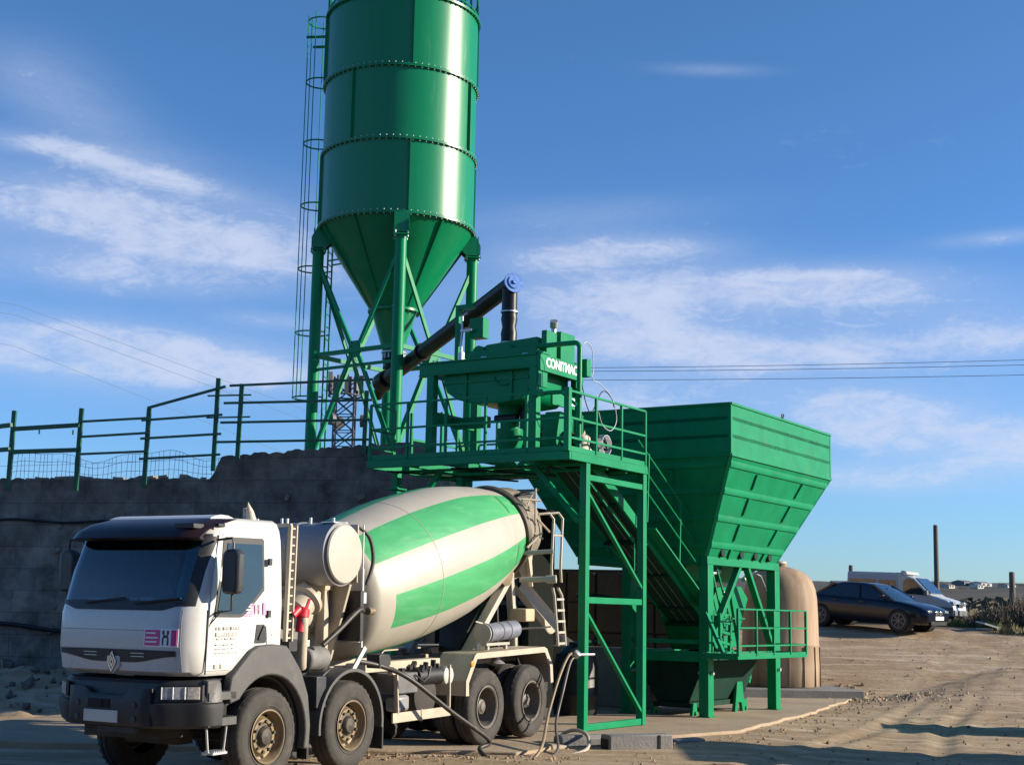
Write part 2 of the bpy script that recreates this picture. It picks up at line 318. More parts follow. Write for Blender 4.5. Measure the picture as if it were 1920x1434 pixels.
def ground_mat():
    M_ = bpy.data.materials.new('packed_dirt'); M_.use_nodes = True; n, l = M_.node_tree.nodes, M_.node_tree.links; b = n['Principled BSDF']
    b.inputs['Roughness'].default_value = .95; b.inputs['Specular IOR Level'].default_value = .2
    t = n.new('ShaderNodeTexCoord')
    def nz(sc, det, vec, rough=.6, dist=0):
        k = n.new('ShaderNodeTexNoise'); k.inputs['Scale'].default_value = sc; k.inputs['Detail'].default_value = det; k.inputs['Roughness'].default_value = rough; k.inputs['Distortion'].default_value = dist
        l.new(vec, k.inputs['Vector']); return k.outputs[0]
    mp = n.new('ShaderNodeMapping'); mp.inputs['Rotation'].default_value = (0, 0, R(20)); mp.inputs['Scale'].default_value = (.22, 1.5, 1); l.new(t.outputs['Object'], mp.inputs[0])
    mp2 = n.new('ShaderNodeMapping'); mp2.inputs['Rotation'].default_value = (0, 0, R(-12)); mp2.inputs['Scale'].default_value = (.14, 1.1, 1); l.new(t.outputs['Object'], mp2.inputs[0])
    a = nz(.42, 8, t.outputs['Object']); tr_ = nz(1.6, 6, mp.outputs[0], .65, .8); tr2 = nz(1.9, 6, mp2.outputs[0], .65, .5); f_ = nz(7, 12, t.outputs['Object'], .78)
    def ramp(src, p0, c0, p1, c1):
        k = n.new('ShaderNodeValToRGB'); e = k.color_ramp.elements; e[0].position, e[0].color, e[1].position, e[1].color = p0, (*c0, 1), p1, (*c1, 1); l.new(src, k.inputs[0]); return k.outputs[0]
    def mixc(f, x, y, mode='MIX'):
        k = n.new('ShaderNodeMix'); k.data_type = 'RGBA'; k.blend_type = mode
        if isinstance(f, (int, float)): k.inputs[0].default_value = f
        else: l.new(f, k.inputs[0])
        l.new(x, k.inputs[6]); l.new(y, k.inputs[7]); return k.outputs[2]
    base = ramp(a, .34, (.33, .235, .145), .66, (.46, .345, .225))
    pale = ramp(tr_, .2, (.44, .34, .23), .8, (.60, .485, .355))
    dark = ramp(tr2, .2, (.23, .15, .085), .8, (.36, .25, .15))
    def mr(src, a_, b_, hi=1):
        k = n.new('ShaderNodeMapRange'); k.inputs['From Min'].default_value = a_; k.inputs['From Max'].default_value = b_; k.inputs['To Max'].default_value = hi; l.new(src, k.inputs[0]); return k.outputs[0]
    c = mixc(mr(tr_, .50, .62, .8), base, pale); c = mixc(mr(tr2, .54, .66, .75), c, dark)
    c = mixc(.45, c, ramp(f_, .3, (.5, .48, .46), .7, (1.2, 1.2, 1.2)), 'MULTIPLY')
    sp = n.new('ShaderNodeSeparateXYZ'); l.new(t.outputs['Object'], sp.inputs[0])
    ad = n.new('ShaderNodeMath'); ad.operation = 'MULTIPLY_ADD'; l.new(a, ad.inputs[0]); ad.inputs[1].default_value = 7; l.new(sp.outputs[1], ad.inputs[2])
    lt = n.new('ShaderNodeTexNoise'); lt.inputs['Scale'].default_value = 1.3; lt.inputs['Detail'].default_value = 10; lt.inputs['Roughness'].default_value = .75; l.new(t.outputs['Object'], lt.inputs['Vector'])
    c = mixc(mr(ad.outputs[0], 48.6, 51.0, .97), c, ramp(lt.outputs[0], .35, (.022, .02, .011), .7, (.085, .067, .035)))      # dry litter and weeds past the cars
    l.new(c, b.inputs['Base Color'])
    add = n.new('ShaderNodeMath'); add.operation = 'ADD'; l.new(f_, add.inputs[0])
    mu = n.new('ShaderNodeMath'); mu.operation = 'MULTIPLY'; l.new(tr_, mu.inputs[0]); mu.inputs[1].default_value = 2.2; 
    mu2 = n.new('ShaderNodeMath'); mu2.operation = 'MULTIPLY'; l.new(tr2, mu2.inputs[0]); mu2.inputs[1].default_value = 1.8
    ad2 = n.new('ShaderNodeMath'); ad2.operation = 'ADD'; l.new(mu.outputs[0], ad2.inputs[0]); l.new(mu2.outputs[0], ad2.inputs[1]); l.new(ad2.outputs[0], add.inputs[1])
    bp = n.new('ShaderNodeBump'); bp.inputs['Strength'].default_value = 1; bp.inputs['Distance'].default_value = .034
    l.new(add.outputs[0], bp.inputs['Height']); l.new(bp.outputs[0], b.inputs['Normal']); return M_
DIRT = ground_mat()
tag(g.obj('ground', DIRT, ang=180, fix=False), None, None, kind='structure')

SCRUBM = mat('scrub_hillside', (.046, .038, .017), .95, 0, .5, .03, (.02, .022, .012), .5, .16, bump=.8, bsc=.5, hi=(.082, .064, .034))
def hill(x, y):
    r_ = hypot(x, y); a = math.atan2(x, y)
    z = 2.0 + sst(120, 520, r_)*(13.0+5*mnoise.noise((a*5, 0, 2))+2.0*mnoise.noise((a*17, r_*.004, 5)))*r_/520
    z -= sst(46, 75, y)*1.3*sst(8, 20, x)*(1-sst(75, 140, r_))
    return lerp(gz(x, y, False)-.3, z, sst(58, 80, r_))
t = B(); rows = []
for i in range(44):
    r_ = 42*1.105**i; rows.append([(r_*sin(a), r_*cos(a), hill(r_*sin(a), r_*cos(a))) for a in [lerp(-1.5, 1.5, j/180) for j in range(181)]])
t.grid(rows); tag(t.obj('hills', SCRUBM, ang=180, fix=False), None, None, kind='structure')
# behind the camera the yard ends and the same scrub slopes carry on
t = B(); t.grid([[(x, y, -.75 if y < 3 else -.35) for x in range(-40, 41, 10)] for y in (-24, -12, 0, 6)])
tag(t.obj('yard_ground', DIRT, ang=180, fix=False), None, None, kind='structure')
t = B(); rows = []
for i in range(20):
    r_ = 22*1.25**i; rows.append([(r_*sin(a), r_*cos(a), -1.2+sst(40, 500, r_)*14) for a in [lerp(1.45, 2*pi-1.45, j/90) for j in range(91)]])
t.grid(rows); tag(t.obj('hills', SCRUBM, ang=180, fix=False), None, None, kind='structure')

SL = .12
sp = [(-9.2, 20.9), (-2.6, 20.35), (.15, 20.55), (.42, 20.75), (.5, 21.1), (1.0, 22.35), (1.35, 22.6), (3.72, 24.95), (3.98, 25.2), (6.1, 30.0), (8.62, 36.35), (8.5, 36.7), (5.2, 37.1), (2.5, 34.5), (-.9, 28.3), (-3.2, 28.1), (-7.5, 27.0)]
def rough_edge(p, k, amp, sd):
    o = []
    for i in range(len(p)):
        a, b = Ve(p[i]).to_3d(), Ve(p[(i+1) % len(p)]).to_3d(); nn = max(1, int((b-a).length/k))
        for j in range(nn):
            q = a.lerp(b, j/nn); o.append((q.x+amp*mnoise.noise((q.x*2.1, q.y*2.1, sd)), q.y+amp*mnoise.noise((q.x*2.1, q.y*2.1, sd+9))))
    return o
s_ = B(); s_.prism(rough_edge(sp, .3, .11, 1), (0, 0, -.12), (1, 0, 0), (0, 1, 0), (0, 0, SL+.12))
SLABM = mat('slab_concrete', (.36, .27, .18), .92, 0, .18, .9, (.28, .20, .135), .42, 1.6, bump=.5, bsc=22)
tag(s_.obj('concrete_slab', SLABM, bevel=.02), None, None, kind='structure')

# ------------------------------------------------------------------ retaining wall and terrace
WA, WB = Ve((-13.5, 31.7)), Ve((-1.62, 28.47))
def wy(x): return lerp(WA.y, WB.y, (x-WA.x)/(WB.x-WA.x))
def wtop(x):
    z = 4.66+.05*mnoise.noise((x*2, 0, 0))+.07*mnoise.noise((x*6, 3, 0))
    z = lerp(z, 5.10+.07*mnoise.noise((x*2.2, 1, 0))+.08*mnoise.noise((x*7, 5, 0)), sst(-6.22, -5.95, x))
    return z+.016*max(0, x+6)*5*.8
cols = [lerp(WA.x, WB.x, i/150) for i in range(151)]
def wf(x, z, o=0):      # front surface, courses of blocks slightly out of line
    c = math.floor(z/.46); k = math.floor((x+.35*(c % 2))/1.0)
    return wy(x)+.05*mnoise.noise((c*3.1, k*1.7, 2))+.03*mnoise.noise((x*2.6, z*2.6, 4))+.022*mnoise.noise((x*8, z*8, 1))+o
zr = [0, .15]+[.15+.115*i for i in range(1, 46)]
w = B(); rows = []
for z in zr[:-6]: rows.append([(x, wf(x, min(z, wtop(x))), min(z, wtop(x)) if z > .1 else -.3) for x in cols])
for f_ in (.25, .5, .75, 1): rows.append([(x, wf(x, min(lerp(zr[-7], wtop(x), f_), wtop(x))), max(min(zr[-7], wtop(x)), lerp(zr[-7], wtop(x), f_))) for x in cols])
rows.append([(x, wy(x)+.35, wtop(x)+.01) for x in cols]); rows.append([(x, wy(x)+.45, 3.5) for x in cols])
w.grid(rows)
def wall_mat():
    M_ = mat('block_wall', (.165, .15, .13), .95, 0, .55, 1.7, (.07, .063, .056), .5, .9, bump=1, bsc=10, hi=(.30, .275, .24))
    n, l = M_.node_tree.nodes, M_.node_tree.links; b = n['Principled BSDF']; src = b.inputs['Base Color'].links[0].from_socket
    t_ = n.new('ShaderNodeTexCoord'); sp_ = n.new('ShaderNodeSeparateXYZ'); l.new(t_.outputs['Object'], sp_.inputs[0]); mp = n.new('ShaderNodeCombineXYZ'); l.new(sp_.outputs[0], mp.inputs[0]); l.new(sp_.outputs[2], mp.inputs[1])
    br = n.new('ShaderNodeTexBrick'); br.inputs['Scale'].default_value = 1; br.inputs['Brick Width'].default_value = 1.0; br.inputs['Row Height'].default_value = .46; br.inputs['Mortar Size'].default_value = .012; br.inputs['Mortar Smooth'].default_value = .6
    br.inputs['Color1'].default_value = (1, 1, 1, 1); br.inputs['Color2'].default_value = (.62, .64, .66, 1); br.inputs['Mortar'].default_value = (.35, .35, .35, 1); l.new(mp.outputs[0], br.inputs['Vector'])
    mx_ = n.new('ShaderNodeMix'); mx_.data_type = 'RGBA'; mx_.blend_type = 'MULTIPLY'; mx_.inputs[0].default_value = .68; l.new(src, mx_.inputs[6]); l.new(br.outputs[0], mx_.inputs[7]); l.new(mx_.outputs[2], b.inputs['Base Color']); return M_
wall = w.obj('retaining_wall', wall_mat(), ang=50)
tag(wall, 'dark rough block retaining wall with a stepped top behind the mixer truck', 'wall')
ties = B(); rnd = random.Random(4)
for i in range(7):
    x = -12.9+i*1.62
    for j in range(7):
        z = .9+j*.56+rnd.uniform(-.06, .06); xx = x+rnd.uniform(-.08, .08)+.04*j
        if rnd.random() < .25: continue
        ties.box((xx, wy(xx)-.02, z), (rnd.uniform(.07, .17), .09, rnd.uniform(.06, .13)), (0, rnd.uniform(-.4, .4), .24))
ties.obj('mortar_plug', mat('pale_mortar', (.20, .19, .18), .95, 0, .3, 8, bump=.4), wall, bevel=.01)['kind'] = 'stuff'
def wallrun(name, z0, z1, r_, label, cat, m_):
    b = B(); pts = []
    for i in range(26):
        x = lerp(-13.4, -5.2, i/25); pts.append((x, wy(x)-.07, lerp(z0, z1, i/25)+.03*sin(i*.9)))
    tag(b.pipe(pts, r_, 6).obj(name, m_, ang=60), label, cat)
wallrun('wall_cable', 3.80, 3.70, .028, 'thin black cable running along the upper part of the block wall', 'cable', BLACK)
wallrun('wall_pipe', 1.72, 1.28, .05, 'black pipe sloping along the foot of the block wall', 'pipe', BLACK)
# terrace of fill behind the wall
te = B(); rows = []
for i in range(34):
    y = 28.6+i*.75
    row = []
    for j in range(60):
        x = lerp(-15, 3.2, j/59); yb = max(y, wy(min(x, -1.62))+.3)
        top = (4.35 if x < -6.1 else 5.02)+.10*mnoise.noise((x*.8, yb*.8, 3))+.03*(yb-29)
        edge = -1.75+.04*(yb-29)+.25*mnoise.noise((0, yb*.7, 8))
        z = top-sst(edge, edge+3.0, x)*(top+.2)
        z = lerp(z, -.1, sst(-1.7, -.9, x)*(1-sst(28.2, 32.0, yb)))
        row.append((x, yb, z+.09*mnoise.noise((x*2.2, yb*2.2, 5))))
    rows.append(row)
rows.insert(0, [(x, y-.35, .0) for x, y, z in rows[0]]); te.grid(rows); tag(te.obj('terrace', DIRT, ang=180), None, None, kind='structure')
# tufts of dry plants on the terrace rim
def tuft(name, c, r_, h, n, m_, label=None, cat=None, group=None, seed=0, lean=.35):
    b = B(); q = random.Random(seed)
    for i in range(n):
        a = q.uniform(0, 2*pi); d = r_*sqrt(q.random()); p = Ve((d*cos(a), d*sin(a), -.03)); hh = h*q.uniform(.45, 1.05)*(1-.35*d/max(r_, .01))
        a2 = q.uniform(0, 2*pi); tip = p+Ve((cos(a2)*hh*lean*q.random()*1.6, sin(a2)*hh*lean*q.random()*1.6, hh)); mid = p.lerp(tip, .55)+Ve((0, 0, hh*.1)); wd = .012+.03*q.random()*h
        sd_ = Ve((-sin(a), cos(a), 0))*wd
        b.add([p-sd_, p+sd_, mid+sd_*.8, mid-sd_*.8, tip], [(0, 1, 2, 3), (3, 2, 4)])
    o = b.obj(name, m_, ang=180, fix=False); o.location = c
    return tag(o, label, cat, group)
GRASS = mat('dry_grass', (.13, .13, .05), .8, 0, .4, 6, hi=(.28, .24, .11)); GRASSG = mat('green_grass', (.07, .11, .03), .75, 0, .4, 6, hi=(.13, .18, .05))
LEAF = mat('scrub_leaf', (.06, .058, .032), .8, 0, .4, 2.5, hi=(.12, .11, .062)); LEAFD = mat('scrub_leaf_brown', (.085, .066, .044), .85, 0, .4, 2.5, hi=(.19, .15, .10))
# ------------------------------------------------------------------ batching plant; its own axes: u away to the right, v away to the left
PA = Ve((1.2647, 24.1994, 0)); PROT = R(57.5)
def pw(u, v, z): return PA+Ve((u*cos(PROT)-v*sin(PROT), u*sin(PROT)+v*cos(PROT), z))
class P(B):           # builder in plant axes about a base point
    def __init__(s, base): super().__init__(); s.base = Ve(base)
    def obj(s, *a, **k): s.v = [(x-s.base.x, y-s.base.y, z-s.base.z) for x, y, z in s.v]; return super().obj(*a, **k)
def pthing(name, label, cat, base, group=None): return thing(name, label, cat, pw(*base), (0, 0, PROT), group)

# --- loading platform
b0 = (0, 0, SL); pf = pthing('loading_platform', 'green steel loading platform on tall legs standing over the rear of the mixer truck', 'platform', b0)
for u, v, w_ in ((0, .005, .135), (2.09, .005, .135), (0.05, 4.0, .13), (2.09, 4.0, .13), (1.2, 3.35, .13)):
    b = P(b0); b.bar((u, v, SL), (u, v, 4.535), w_, w_, (0, 1, 0))
    if v > 1: b.bx(u-.14, u+.14, v-.14, v+.14, 4.2, 4.23)
    b.obj('leg', GREEN, pf, bevel=.008)
b = P(b0)
b.bx(-.655, -.585, -.07, 4.16, 4.54, 4.675); b.bx(2.10, 2.17, -.07, 4.16, 4.54, 4.675)
b.bx(-.58, 2.095, -.072, .002, 4.54, 4.675); b.bx(-.58, 2.095, 4.09, 4.16, 4.54, 4.675)
for v in (.85, 1.7, 2.55, 3.3): b.bx(-.58, 2.095, v-.04, v+.04, 4.55, 4.66)
for u in (0, .8, 1.5): b.bx(u-.03, u+.03, .01, 4.08, 4.50, 4.548)
pieces(b, 'deck_beam', GREEN, pf, bevel=.006)
b = P(b0); b.bx(-.64, 2.16, -.06, 1.2, 4.679, 4.695); b.bx(-.64, -.34, 1.21, 4.15, 4.679, 4.695); b.bx(1.15, 2.16, 1.21, 4.15, 4.679, 4.695)
pieces(b, 'deck_plate', GREENR, pf)
for z, zt in ((4.30, .10), (2.255, .105), (.185, .11)):
    b = P(b0); b.bx(.07, 2.02, -.045, .035, z-zt/2, z+zt/2); b.obj('cross_bar', GREEN, pf, bevel=.006)
for p, q in (((.05, -.01, 4.05), (2.03, -.01, 2.50)), ((.08, -.01, 2.03), (2.03, -.01, .36))):
    b = P(b0); b.bar(p, q, .05, .075, (0, 1, 0)); b.obj('diagonal_brace', GREEN, pf, bevel=.004)
for p, q in (((0, .10, 3.55), (0, 1.02, 4.53)), ((.05, 3.9, 3.5), (.05, 3.0, 4.53))):
    b = P(b0); b.bar(p, q, .10, .07, (1, 0, 0)); b.obj('knee_brace', GREEN, pf, bevel=.004)
b = P(b0)
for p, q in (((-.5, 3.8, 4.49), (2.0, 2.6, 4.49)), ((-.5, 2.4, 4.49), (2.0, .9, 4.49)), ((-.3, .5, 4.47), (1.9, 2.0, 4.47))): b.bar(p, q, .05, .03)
pieces(b, 'under_bracing', GRIMESHADE, pf)
def railing(parent, base, pts, h, n_rails=(1, .55, .22), post=.045, rail=.035, m_=GREEN, posts=None, name='railing', toe=0):
    for i, (p, q) in enumerate(zip(pts, pts[1:])):
        p, q = Ve(p), Ve(q); L = (q-p).length; k = posts[i] if posts else max(1, round(L/1.0))
        b = P(base)
        for f_ in n_rails: b.bar(p+Ve((0, 0, h*f_)), q+Ve((0, 0, h*f_)), rail, rail)
        if toe: b.bar(p+Ve((0, 0, toe/2)), q+Ve((0, 0, toe/2)), .012, toe)
        pieces(b, name.replace('railing', 'rail'), m_, parent)
        for j in range(k+(1 if i == len(pts)-2 else 0)):
            c = p.lerp(q, j/k); b = P(base); b.bx(c.x-post/2, c.x+post/2, c.y-post/2, c.y+post/2, c.z, c.z+h*1.0); b.obj(name+'_post', m_, parent, bevel=.004)
railing(pf, b0, [(.1, 4.12, 4.69), (-.62, 4.12, 4.69), (-.62, -.03, 4.69), (2.14, -.03, 4.69)], 1.0, posts=[1, 5, 3], toe=.08)
railing(pf, b0, [(2.14, 1.3, 4.69), (2.14, 4.12, 4.69)], 1.0, posts=[3], toe=.08)
b = P(b0); b.bx(-.68, -.58, -.06, .04, 4.68, 5.74); b.obj('corner_post', GREEN, pf, bevel=.006)
b = P(b0); b.bar((.15, 4.1, 4.72), (-.4, 4.1, 5.6), .03); b.bar((.6, 4.1, 4.7), (.6, 4.1, 5.7), .05); b.bar((1.3, 3.9, 4.7), (1.3, 3.9, 5.8), .05); b.bar((1.9, 3.6, 4.7), (1.9, 3.6, 5.6), .06); b.bar((.6, 4.1, 5.2), (2.1, 4.1, 5.2), .04); pieces(b, 'rear_stanchion', GREEN, pf)

# --- concrete mixer on the platform
b1 = (.4, 1.9, 4.695); mx_ = pthing('concrete_mixer', 'dark green concrete mixer in a four legged frame standing on the loading platform', 'mixer', b1)
for u in (-.3, 1.12):
    for v in (.84, 3.0):
        b = P(b1); b.bx(u-.075, u+.075, v-.075, v+.075, 4.695, 6.19); b.bx(u-.12, u+.12, v-.12, v+.12, 4.697, 4.717); b.obj('leg', GREEN, mx_, bevel=.008)
b = P(b1)
for u in (-.31, 1.13):
    b.bx(u-.012, u+.012, .78, 3.26, 6.19, 6.43); b.bx(u-.07, u+.07, .78, 3.26, 6.405, 6.435); b.bx(u-.07, u+.07, .78, 3.26, 6.185, 6.212)
    b.bx(u-.045, u-.0125, .78, 3.26, 6.213, 6.404)
b.bx(-.235, 1.055, .79, .86, 6.20, 6.42); b.bx(-.235, 1.055, 3.1, 3.18, 6.20, 6.42); b.obj('top_frame', GREEN, mx_, bevel=.006)
b = P(b1); b.bx(-.36, -.06, .735, .775, 5.86, 6.46); b.bx(.93, 1.18, .735, .775, 6.0, 6.46); b.bx(-.40, .0, .72, .78, 6.44, 6.48); pieces(b, 'end_plate', GREEN, mx_, bevel=.006)
b = P(b1); b.bx(-.36, 1.15, .70, .732, 6.13, 6.42); sg = b.obj('sign_board', GREEN, mx_, bevel=.005)
me = lettering('CONITMAC', .225, .0065, .004); me.materials.append(mat('sign_white', (.85, .86, .84), .5, 0, .02))
so_ = bpy.data.objects.new('lettering', me); COL.objects.link(so_); so_.parent = sg
so_.matrix_local = Matrix.Translation(Ve((.36, .6955, 6.285))-Ve(b1)) @ Matrix.Rotation(R(90), 4, 'X') @ Matrix.Diagonal((.90, 1, 1, 1))
b = P(b1); prof = [(2.80, 6.30), (2.80, 6.05), (2.72, 5.88), (2.5, 5.74), (2.2, 5.66), (1.6, 5.63), (1.2, 5.66), (1.02, 5.78), (.96, 5.95), (.96, 6.30)]
b.prism(prof, (-.24, 0, 0), (0, 1, 0), (0, 0, 1), (1.28, 0, 0)); tr_ = b.obj('trough', GREEN, mx_, bevel=.012)
b = P(b1)
for z in (6.05,): b.bx(-.262, -.242, 1.0, 2.78, z-.02, z+.02)
for v in (1.35, 2.3): b.bx(-.275, -.242, v-.02, v+.02, 5.68, 6.18)
b.pipe([(-.27, 1.5+.2*cos(t_/6*pi), 6.1-.16*sin(t_/6*pi)) for t_ in range(7)], .015, 6); b.obj('rib', GREEN, tr_)
b = P(b1); b.bx(-.12, 1.0, .92, 2.35, 6.44, 6.62); b.prism([(.95, 6.62), (2.25, 6.62), (2.05, 6.74), (1.0, 6.80)], (.0, 0, 0), (0, 1, 0), (0, 0, 1), (.9, 0, 0)); b.obj('cover', GREEN, mx_, bevel=.015)
b = P(b1); b.cyl((-.05, 2.2, 6.60), (.5, 2.2, 6.60), .13, 18); b.cyl((-.1, 1.55, 6.60), (.3, 1.55, 6.60), .09, 16); b.bx(.0, .35, .8, .91, 6.44, 6.9); b.bx(.45, .95, .78, .9, 6.44, 6.95); pieces(b, 'gear_housing', GREEN, mx_, bevel=.01)
for u, v in ((-.15, 2.0), (-.13, 1.15), (.0, 2.55)):
    b = P(b1); b.box((u, v, 6.47), (.07, .11, .05), (0, .2, .3)); b.obj('bearing_cap', CHROME, mx_, bevel=.01)
b = P(b1); b.cyl((.3, .84, 6.9), (.3, .84, 7.0), .045, 12); b.cyl((.3, .84, 7.0), (.24, .80, 7.1), .07, 14); b.obj('valve_head', STEEL, mx_)
b = P(b1); b.lathe((.35, 1.75, 5.64), (0, 0, -1), [(0, .22), (.16, .22), (.16, .17), (.40, .17), (.40, .24), (.62, .24), (.9, .16)], 20); b.obj('discharge_gate', GREEN, mx_)
b = P(b1); b.lathe((.35, 1.35, 5.60), (0, 0, -1), [(0, .15), (.1, .17), (.22, .15)], 18); b.cyl((.2, 1.5, 5.42), (.2, 1.95, 5.42), .07); b.obj('actuator', BLACK, mx_)
# skip chute and motor box beside the mixer
b = P(b1); b.prism([(.10, 4.70), (.03, 4.95), (.16, 5.48), (.62, 5.46), (.62, 4.70)], (0, .60, 0), (1, 0, 0), (0, 0, 1), (0, .3, 0)); b.obj('side_chute', GREEN, mx_, bevel=.008)
b = P(b1); b.bx(.12, .9, .735, .78, 5.60, 5.82); sc = b.obj('stiffener', GREEN, mx_, bevel=.006)
b = P(b1); b.bx(.66, .88, .726, .733, 5.66, 5.79); b.obj('notice', PAPER, sc)
b = P(b1); b.bx(-.2, 1.0, 2.95, 3.05, 5.35, 5.55); b.bx(.3, .42, 2.2, 2.95, 5.3, 5.5); pieces(b, 'cross_member', GREEN, mx_, bevel=.006)
b = P(b1); b.pipe([(-.25, .05, 5.5), (-.3, .3, 5.72), (-.3, .9, 5.73)], .03); b.bx(-.45, -.3, .62, .78, 5.68, 5.78); b.obj('hand_rail_bracket', GREEN, mx_)

# --- posts and small gear on the platform
b2 = (-.1, .08, 4.695); dv = pthing('davit_post', 'green bent pipe post with an arm over the mixer sign', 'post', b2)
b = P(b2); pts = [(-.1, .08, 4.70), (-.1, .08, 6.50)]+[(-.1, .08+.1-.1*cos(R(a_)), 6.50+.1*sin(R(a_))) for a_ in (22, 45, 67, 90)]+[(-.1, .9, 6.60)]
b.pipe(pts, .045, 12); b.obj('pipe', GREEN, dv)
b = P(b2); b.bx(-.02, .13, -.02, .12, 6.02, 6.32); b.obj('switch_box', GREEN, dv, bevel=.008)
b3 = (.5, 2.98, 6.435); eb = pthing('cable_post', 'green upright post carrying a junction box beside the screw conveyor', 'post', b3)
b = P(b3); b.bx(.36, .46, 2.92, 3.0, 6.436, 7.62); b.bx(.36, .46, 2.62, 2.919, 7.53, 7.62); b.obj('upright', GREEN, eb, bevel=.005)
b = P(b3); b.bx(.42, .62, 2.42, 2.72, 6.98, 7.36); b.obj('junction_box', GREEN, eb, bevel=.01)
b = P(b3); b.pipe([(.34, 2.83, 6.46), (.34, 2.84, 6.9), (.34, 2.82, 7.1), (.34, 2.83, 7.4), (.38, 2.75, 7.46)], .022, 7); b.bx(.30, .38, 2.79, 2.87, 6.55, 6.72); b.bx(.31, .37, 2.6, 2.85, 7.10, 7.14); b.obj('cable_gland', STEEL, eb)
def sack(base, seed):
    b = P(base); q = random.Random(seed); rows = []
    for i in range(9):
        t_ = i/8; r_ = (.17*(1-.35*t_**2)+.02*sin(t_*9)) if i < 8 else .07
        rows.append([(base[0]+r_*cos(2*pi*j/14)*(1+.12*q.uniform(-1, 1)), base[1]+r_*.7*sin(2*pi*j/14)*(1+.12*q.uniform(-1, 1)), base[2]+.36*t_) for j in range(14)])
    b.grid(rows, True); b.add([(base[0]+.05, base[1], base[2]+.44), (base[0]+.02, base[1]+.03, base[2]+.34), (base[0]+.09, base[1], base[2]+.34)], [(0, 1, 2)])
    o = b.obj('sack', SACK, None, ang=60); o.location = pw(*base); o.rotation_euler = (0, 0, PROT)
    tag(o, 'crumpled beige sack standing behind the platform railing', 'sack')
sack((.22, .17, 4.697), 3)
b4 = (.78, .14, 4.70); lf = pthing('flood_lamp', 'round caged work lamp set down on the platform deck by the railing', 'lamp', b4)
b = P(b4); b.lathe((.78, .25, 4.93), (0, -1, .15), [(0, .05), (.06, .13), (.14, .16)], 20); b.bx(.70, .86, .16, .26, 4.70, 4.75); b.obj('housing', BLACK, lf)
b = P(b4)
for k in range(5): b.pipe([(.78+.17*cos(a_), .10-.02*k, 4.93+.17*sin(a_)) for a_ in [2*pi*j/16 for j in range(16)]], .007, 5, True)
b.bar((.68, .12, 4.71), (.88, .12, 4.71), .04); b.bar((.70, .12, 4.72), (.70, .12, 4.85), .03); b.bar((.86, .12, 4.72), (.86, .12, 4.85), .03); b.obj('cage', STEEL, lf)
def hose_curve(name, pts, r, m_, label, cat, n=8, par=None, seg=8):
    pts = [Ve(p) for p in pts]; out = []
    for i in range(len(pts)-1):
        p0, p1, p2, p3 = pts[max(0, i-1)], pts[i], pts[i+1], pts[min(len(pts)-1, i+2)]
        for j in range(seg):
            t_ = j/seg; out.append(.5*((2*p1)+(p2-p0)*t_+(2*p0-5*p1+4*p2-p3)*t_*t_+(3*p1-p0-3*p2+p3)*t_**3))
    out.append(pts[-1]); o = B().pipe(out, r, n).obj(name, m_, par, ang=80)
    return tag(o, label, cat) if label else o
hose_curve('air_tube', [pw(-.05, .04, 6.58), pw(.05, .02, 6.62), pw(.2, 0, 6.5), pw(.24, 0, 6.2), pw(.22, 0, 6.0), pw(.45, -.02, 5.95), pw(.85, -.04, 5.75), pw(1.0, -.05, 5.4), pw(.8, -.05, 5.18), pw(.5, -.05, 5.24), pw(.35, -.05, 5.45)], .0085, TUBEW, 'thin white plastic tube looping down from the davit post over the railing', 'tube', 6)
hose_curve('control_cable', [pw(-.05, .06, 5.9), pw(.1, .05, 5.55), pw(.3, .05, 5.45), pw(.65, .05, 5.85), pw(.95, .04, 5.80), pw(1.0, .0, 5.62)], .010, WIRE, 'dark control cable arching between the railing and the mixer frame', 'cable', 6)

# --- screw conveyor from the silo to the mixer
a_, z_ = pw(.4, 1.84, 7.88), Ve((-2.80, 30.75, 6.88)); sdr = (z_-a_).normalized()
sc = thing('screw_conveyor', 'black sloping screw conveyor tube from the silo outlet to the mixer', 'conveyor', a_)
def S_(b, name, m_, **k): b.v = [tuple(Ve(p)-a_) for p in b.v]; return b.obj(name, m_, sc, **k)
L_ = (z_-a_).length
b = B(); b.lathe(a_-sdr*.12, sdr, [(0, .155), (.0, .155), (L_*.33, .155), (L_*.33, .19), (L_*.33+.05, .19), (L_*.33+.05, .155), (L_*.66, .155), (L_*.66, .19), (L_*.66+.05, .19), (L_*.66+.05, .155), (L_-.3, .155)], 24); S_(b, 'tube', TUBEB)
b = B(); b.lathe(a_-sdr*.135, -sdr, [(0, .19), (.03, .19), (.03, .12), (.05, .12), (.05, .04), (.08, .04)], 24); S_(b, 'end_flange', mat('pale_zinc', (.10, .20, .46), .4, .5, .25, 14, (.15, .2, .3), .3, 12))
b = B(); b.lathe(a_+Ve((0, 0, -.05)), (0, 0, -1), [(0, .14), (.42, .14)], 20); S_(b, 'outlet', TUBEB)
b = B(); b.lathe(a_+Ve((0, 0, -.47)), (0, 0, -1), [(0, .155), (.04, .155), (.05, .135), (.16, .15), (.3, .125), (.42, .15), (.54, .14), (.58, .155), (.63, .155)], 20); S_(b, 'rubber_sleeve', TUBEB)
b = B(); b.lathe(a_+Ve((0, 0, -.48)), (0, 0, -1), [(0, .16), (.025, .16)], 20); b.lathe(a_+Ve((0, 0, -1.05)), (0, 0, -1), [(0, .16), (.025, .16)], 20); b.v = [tuple(Ve(p)-a_) for p in b.v]; pieces(b, 'clamp_band', STEEL, sc)
b = B(); b.lathe(z_-sdr*.3, sdr, [(0, .2), (.12, .22), (.36, .22), (.40, .16)], 20); b.cyl(z_+sdr*.05+Ve((0, 0, -.1)), z_+sdr*.3+Ve((0, 0, -.2)), .12); S_(b, 'drive_motor', TUBEB)
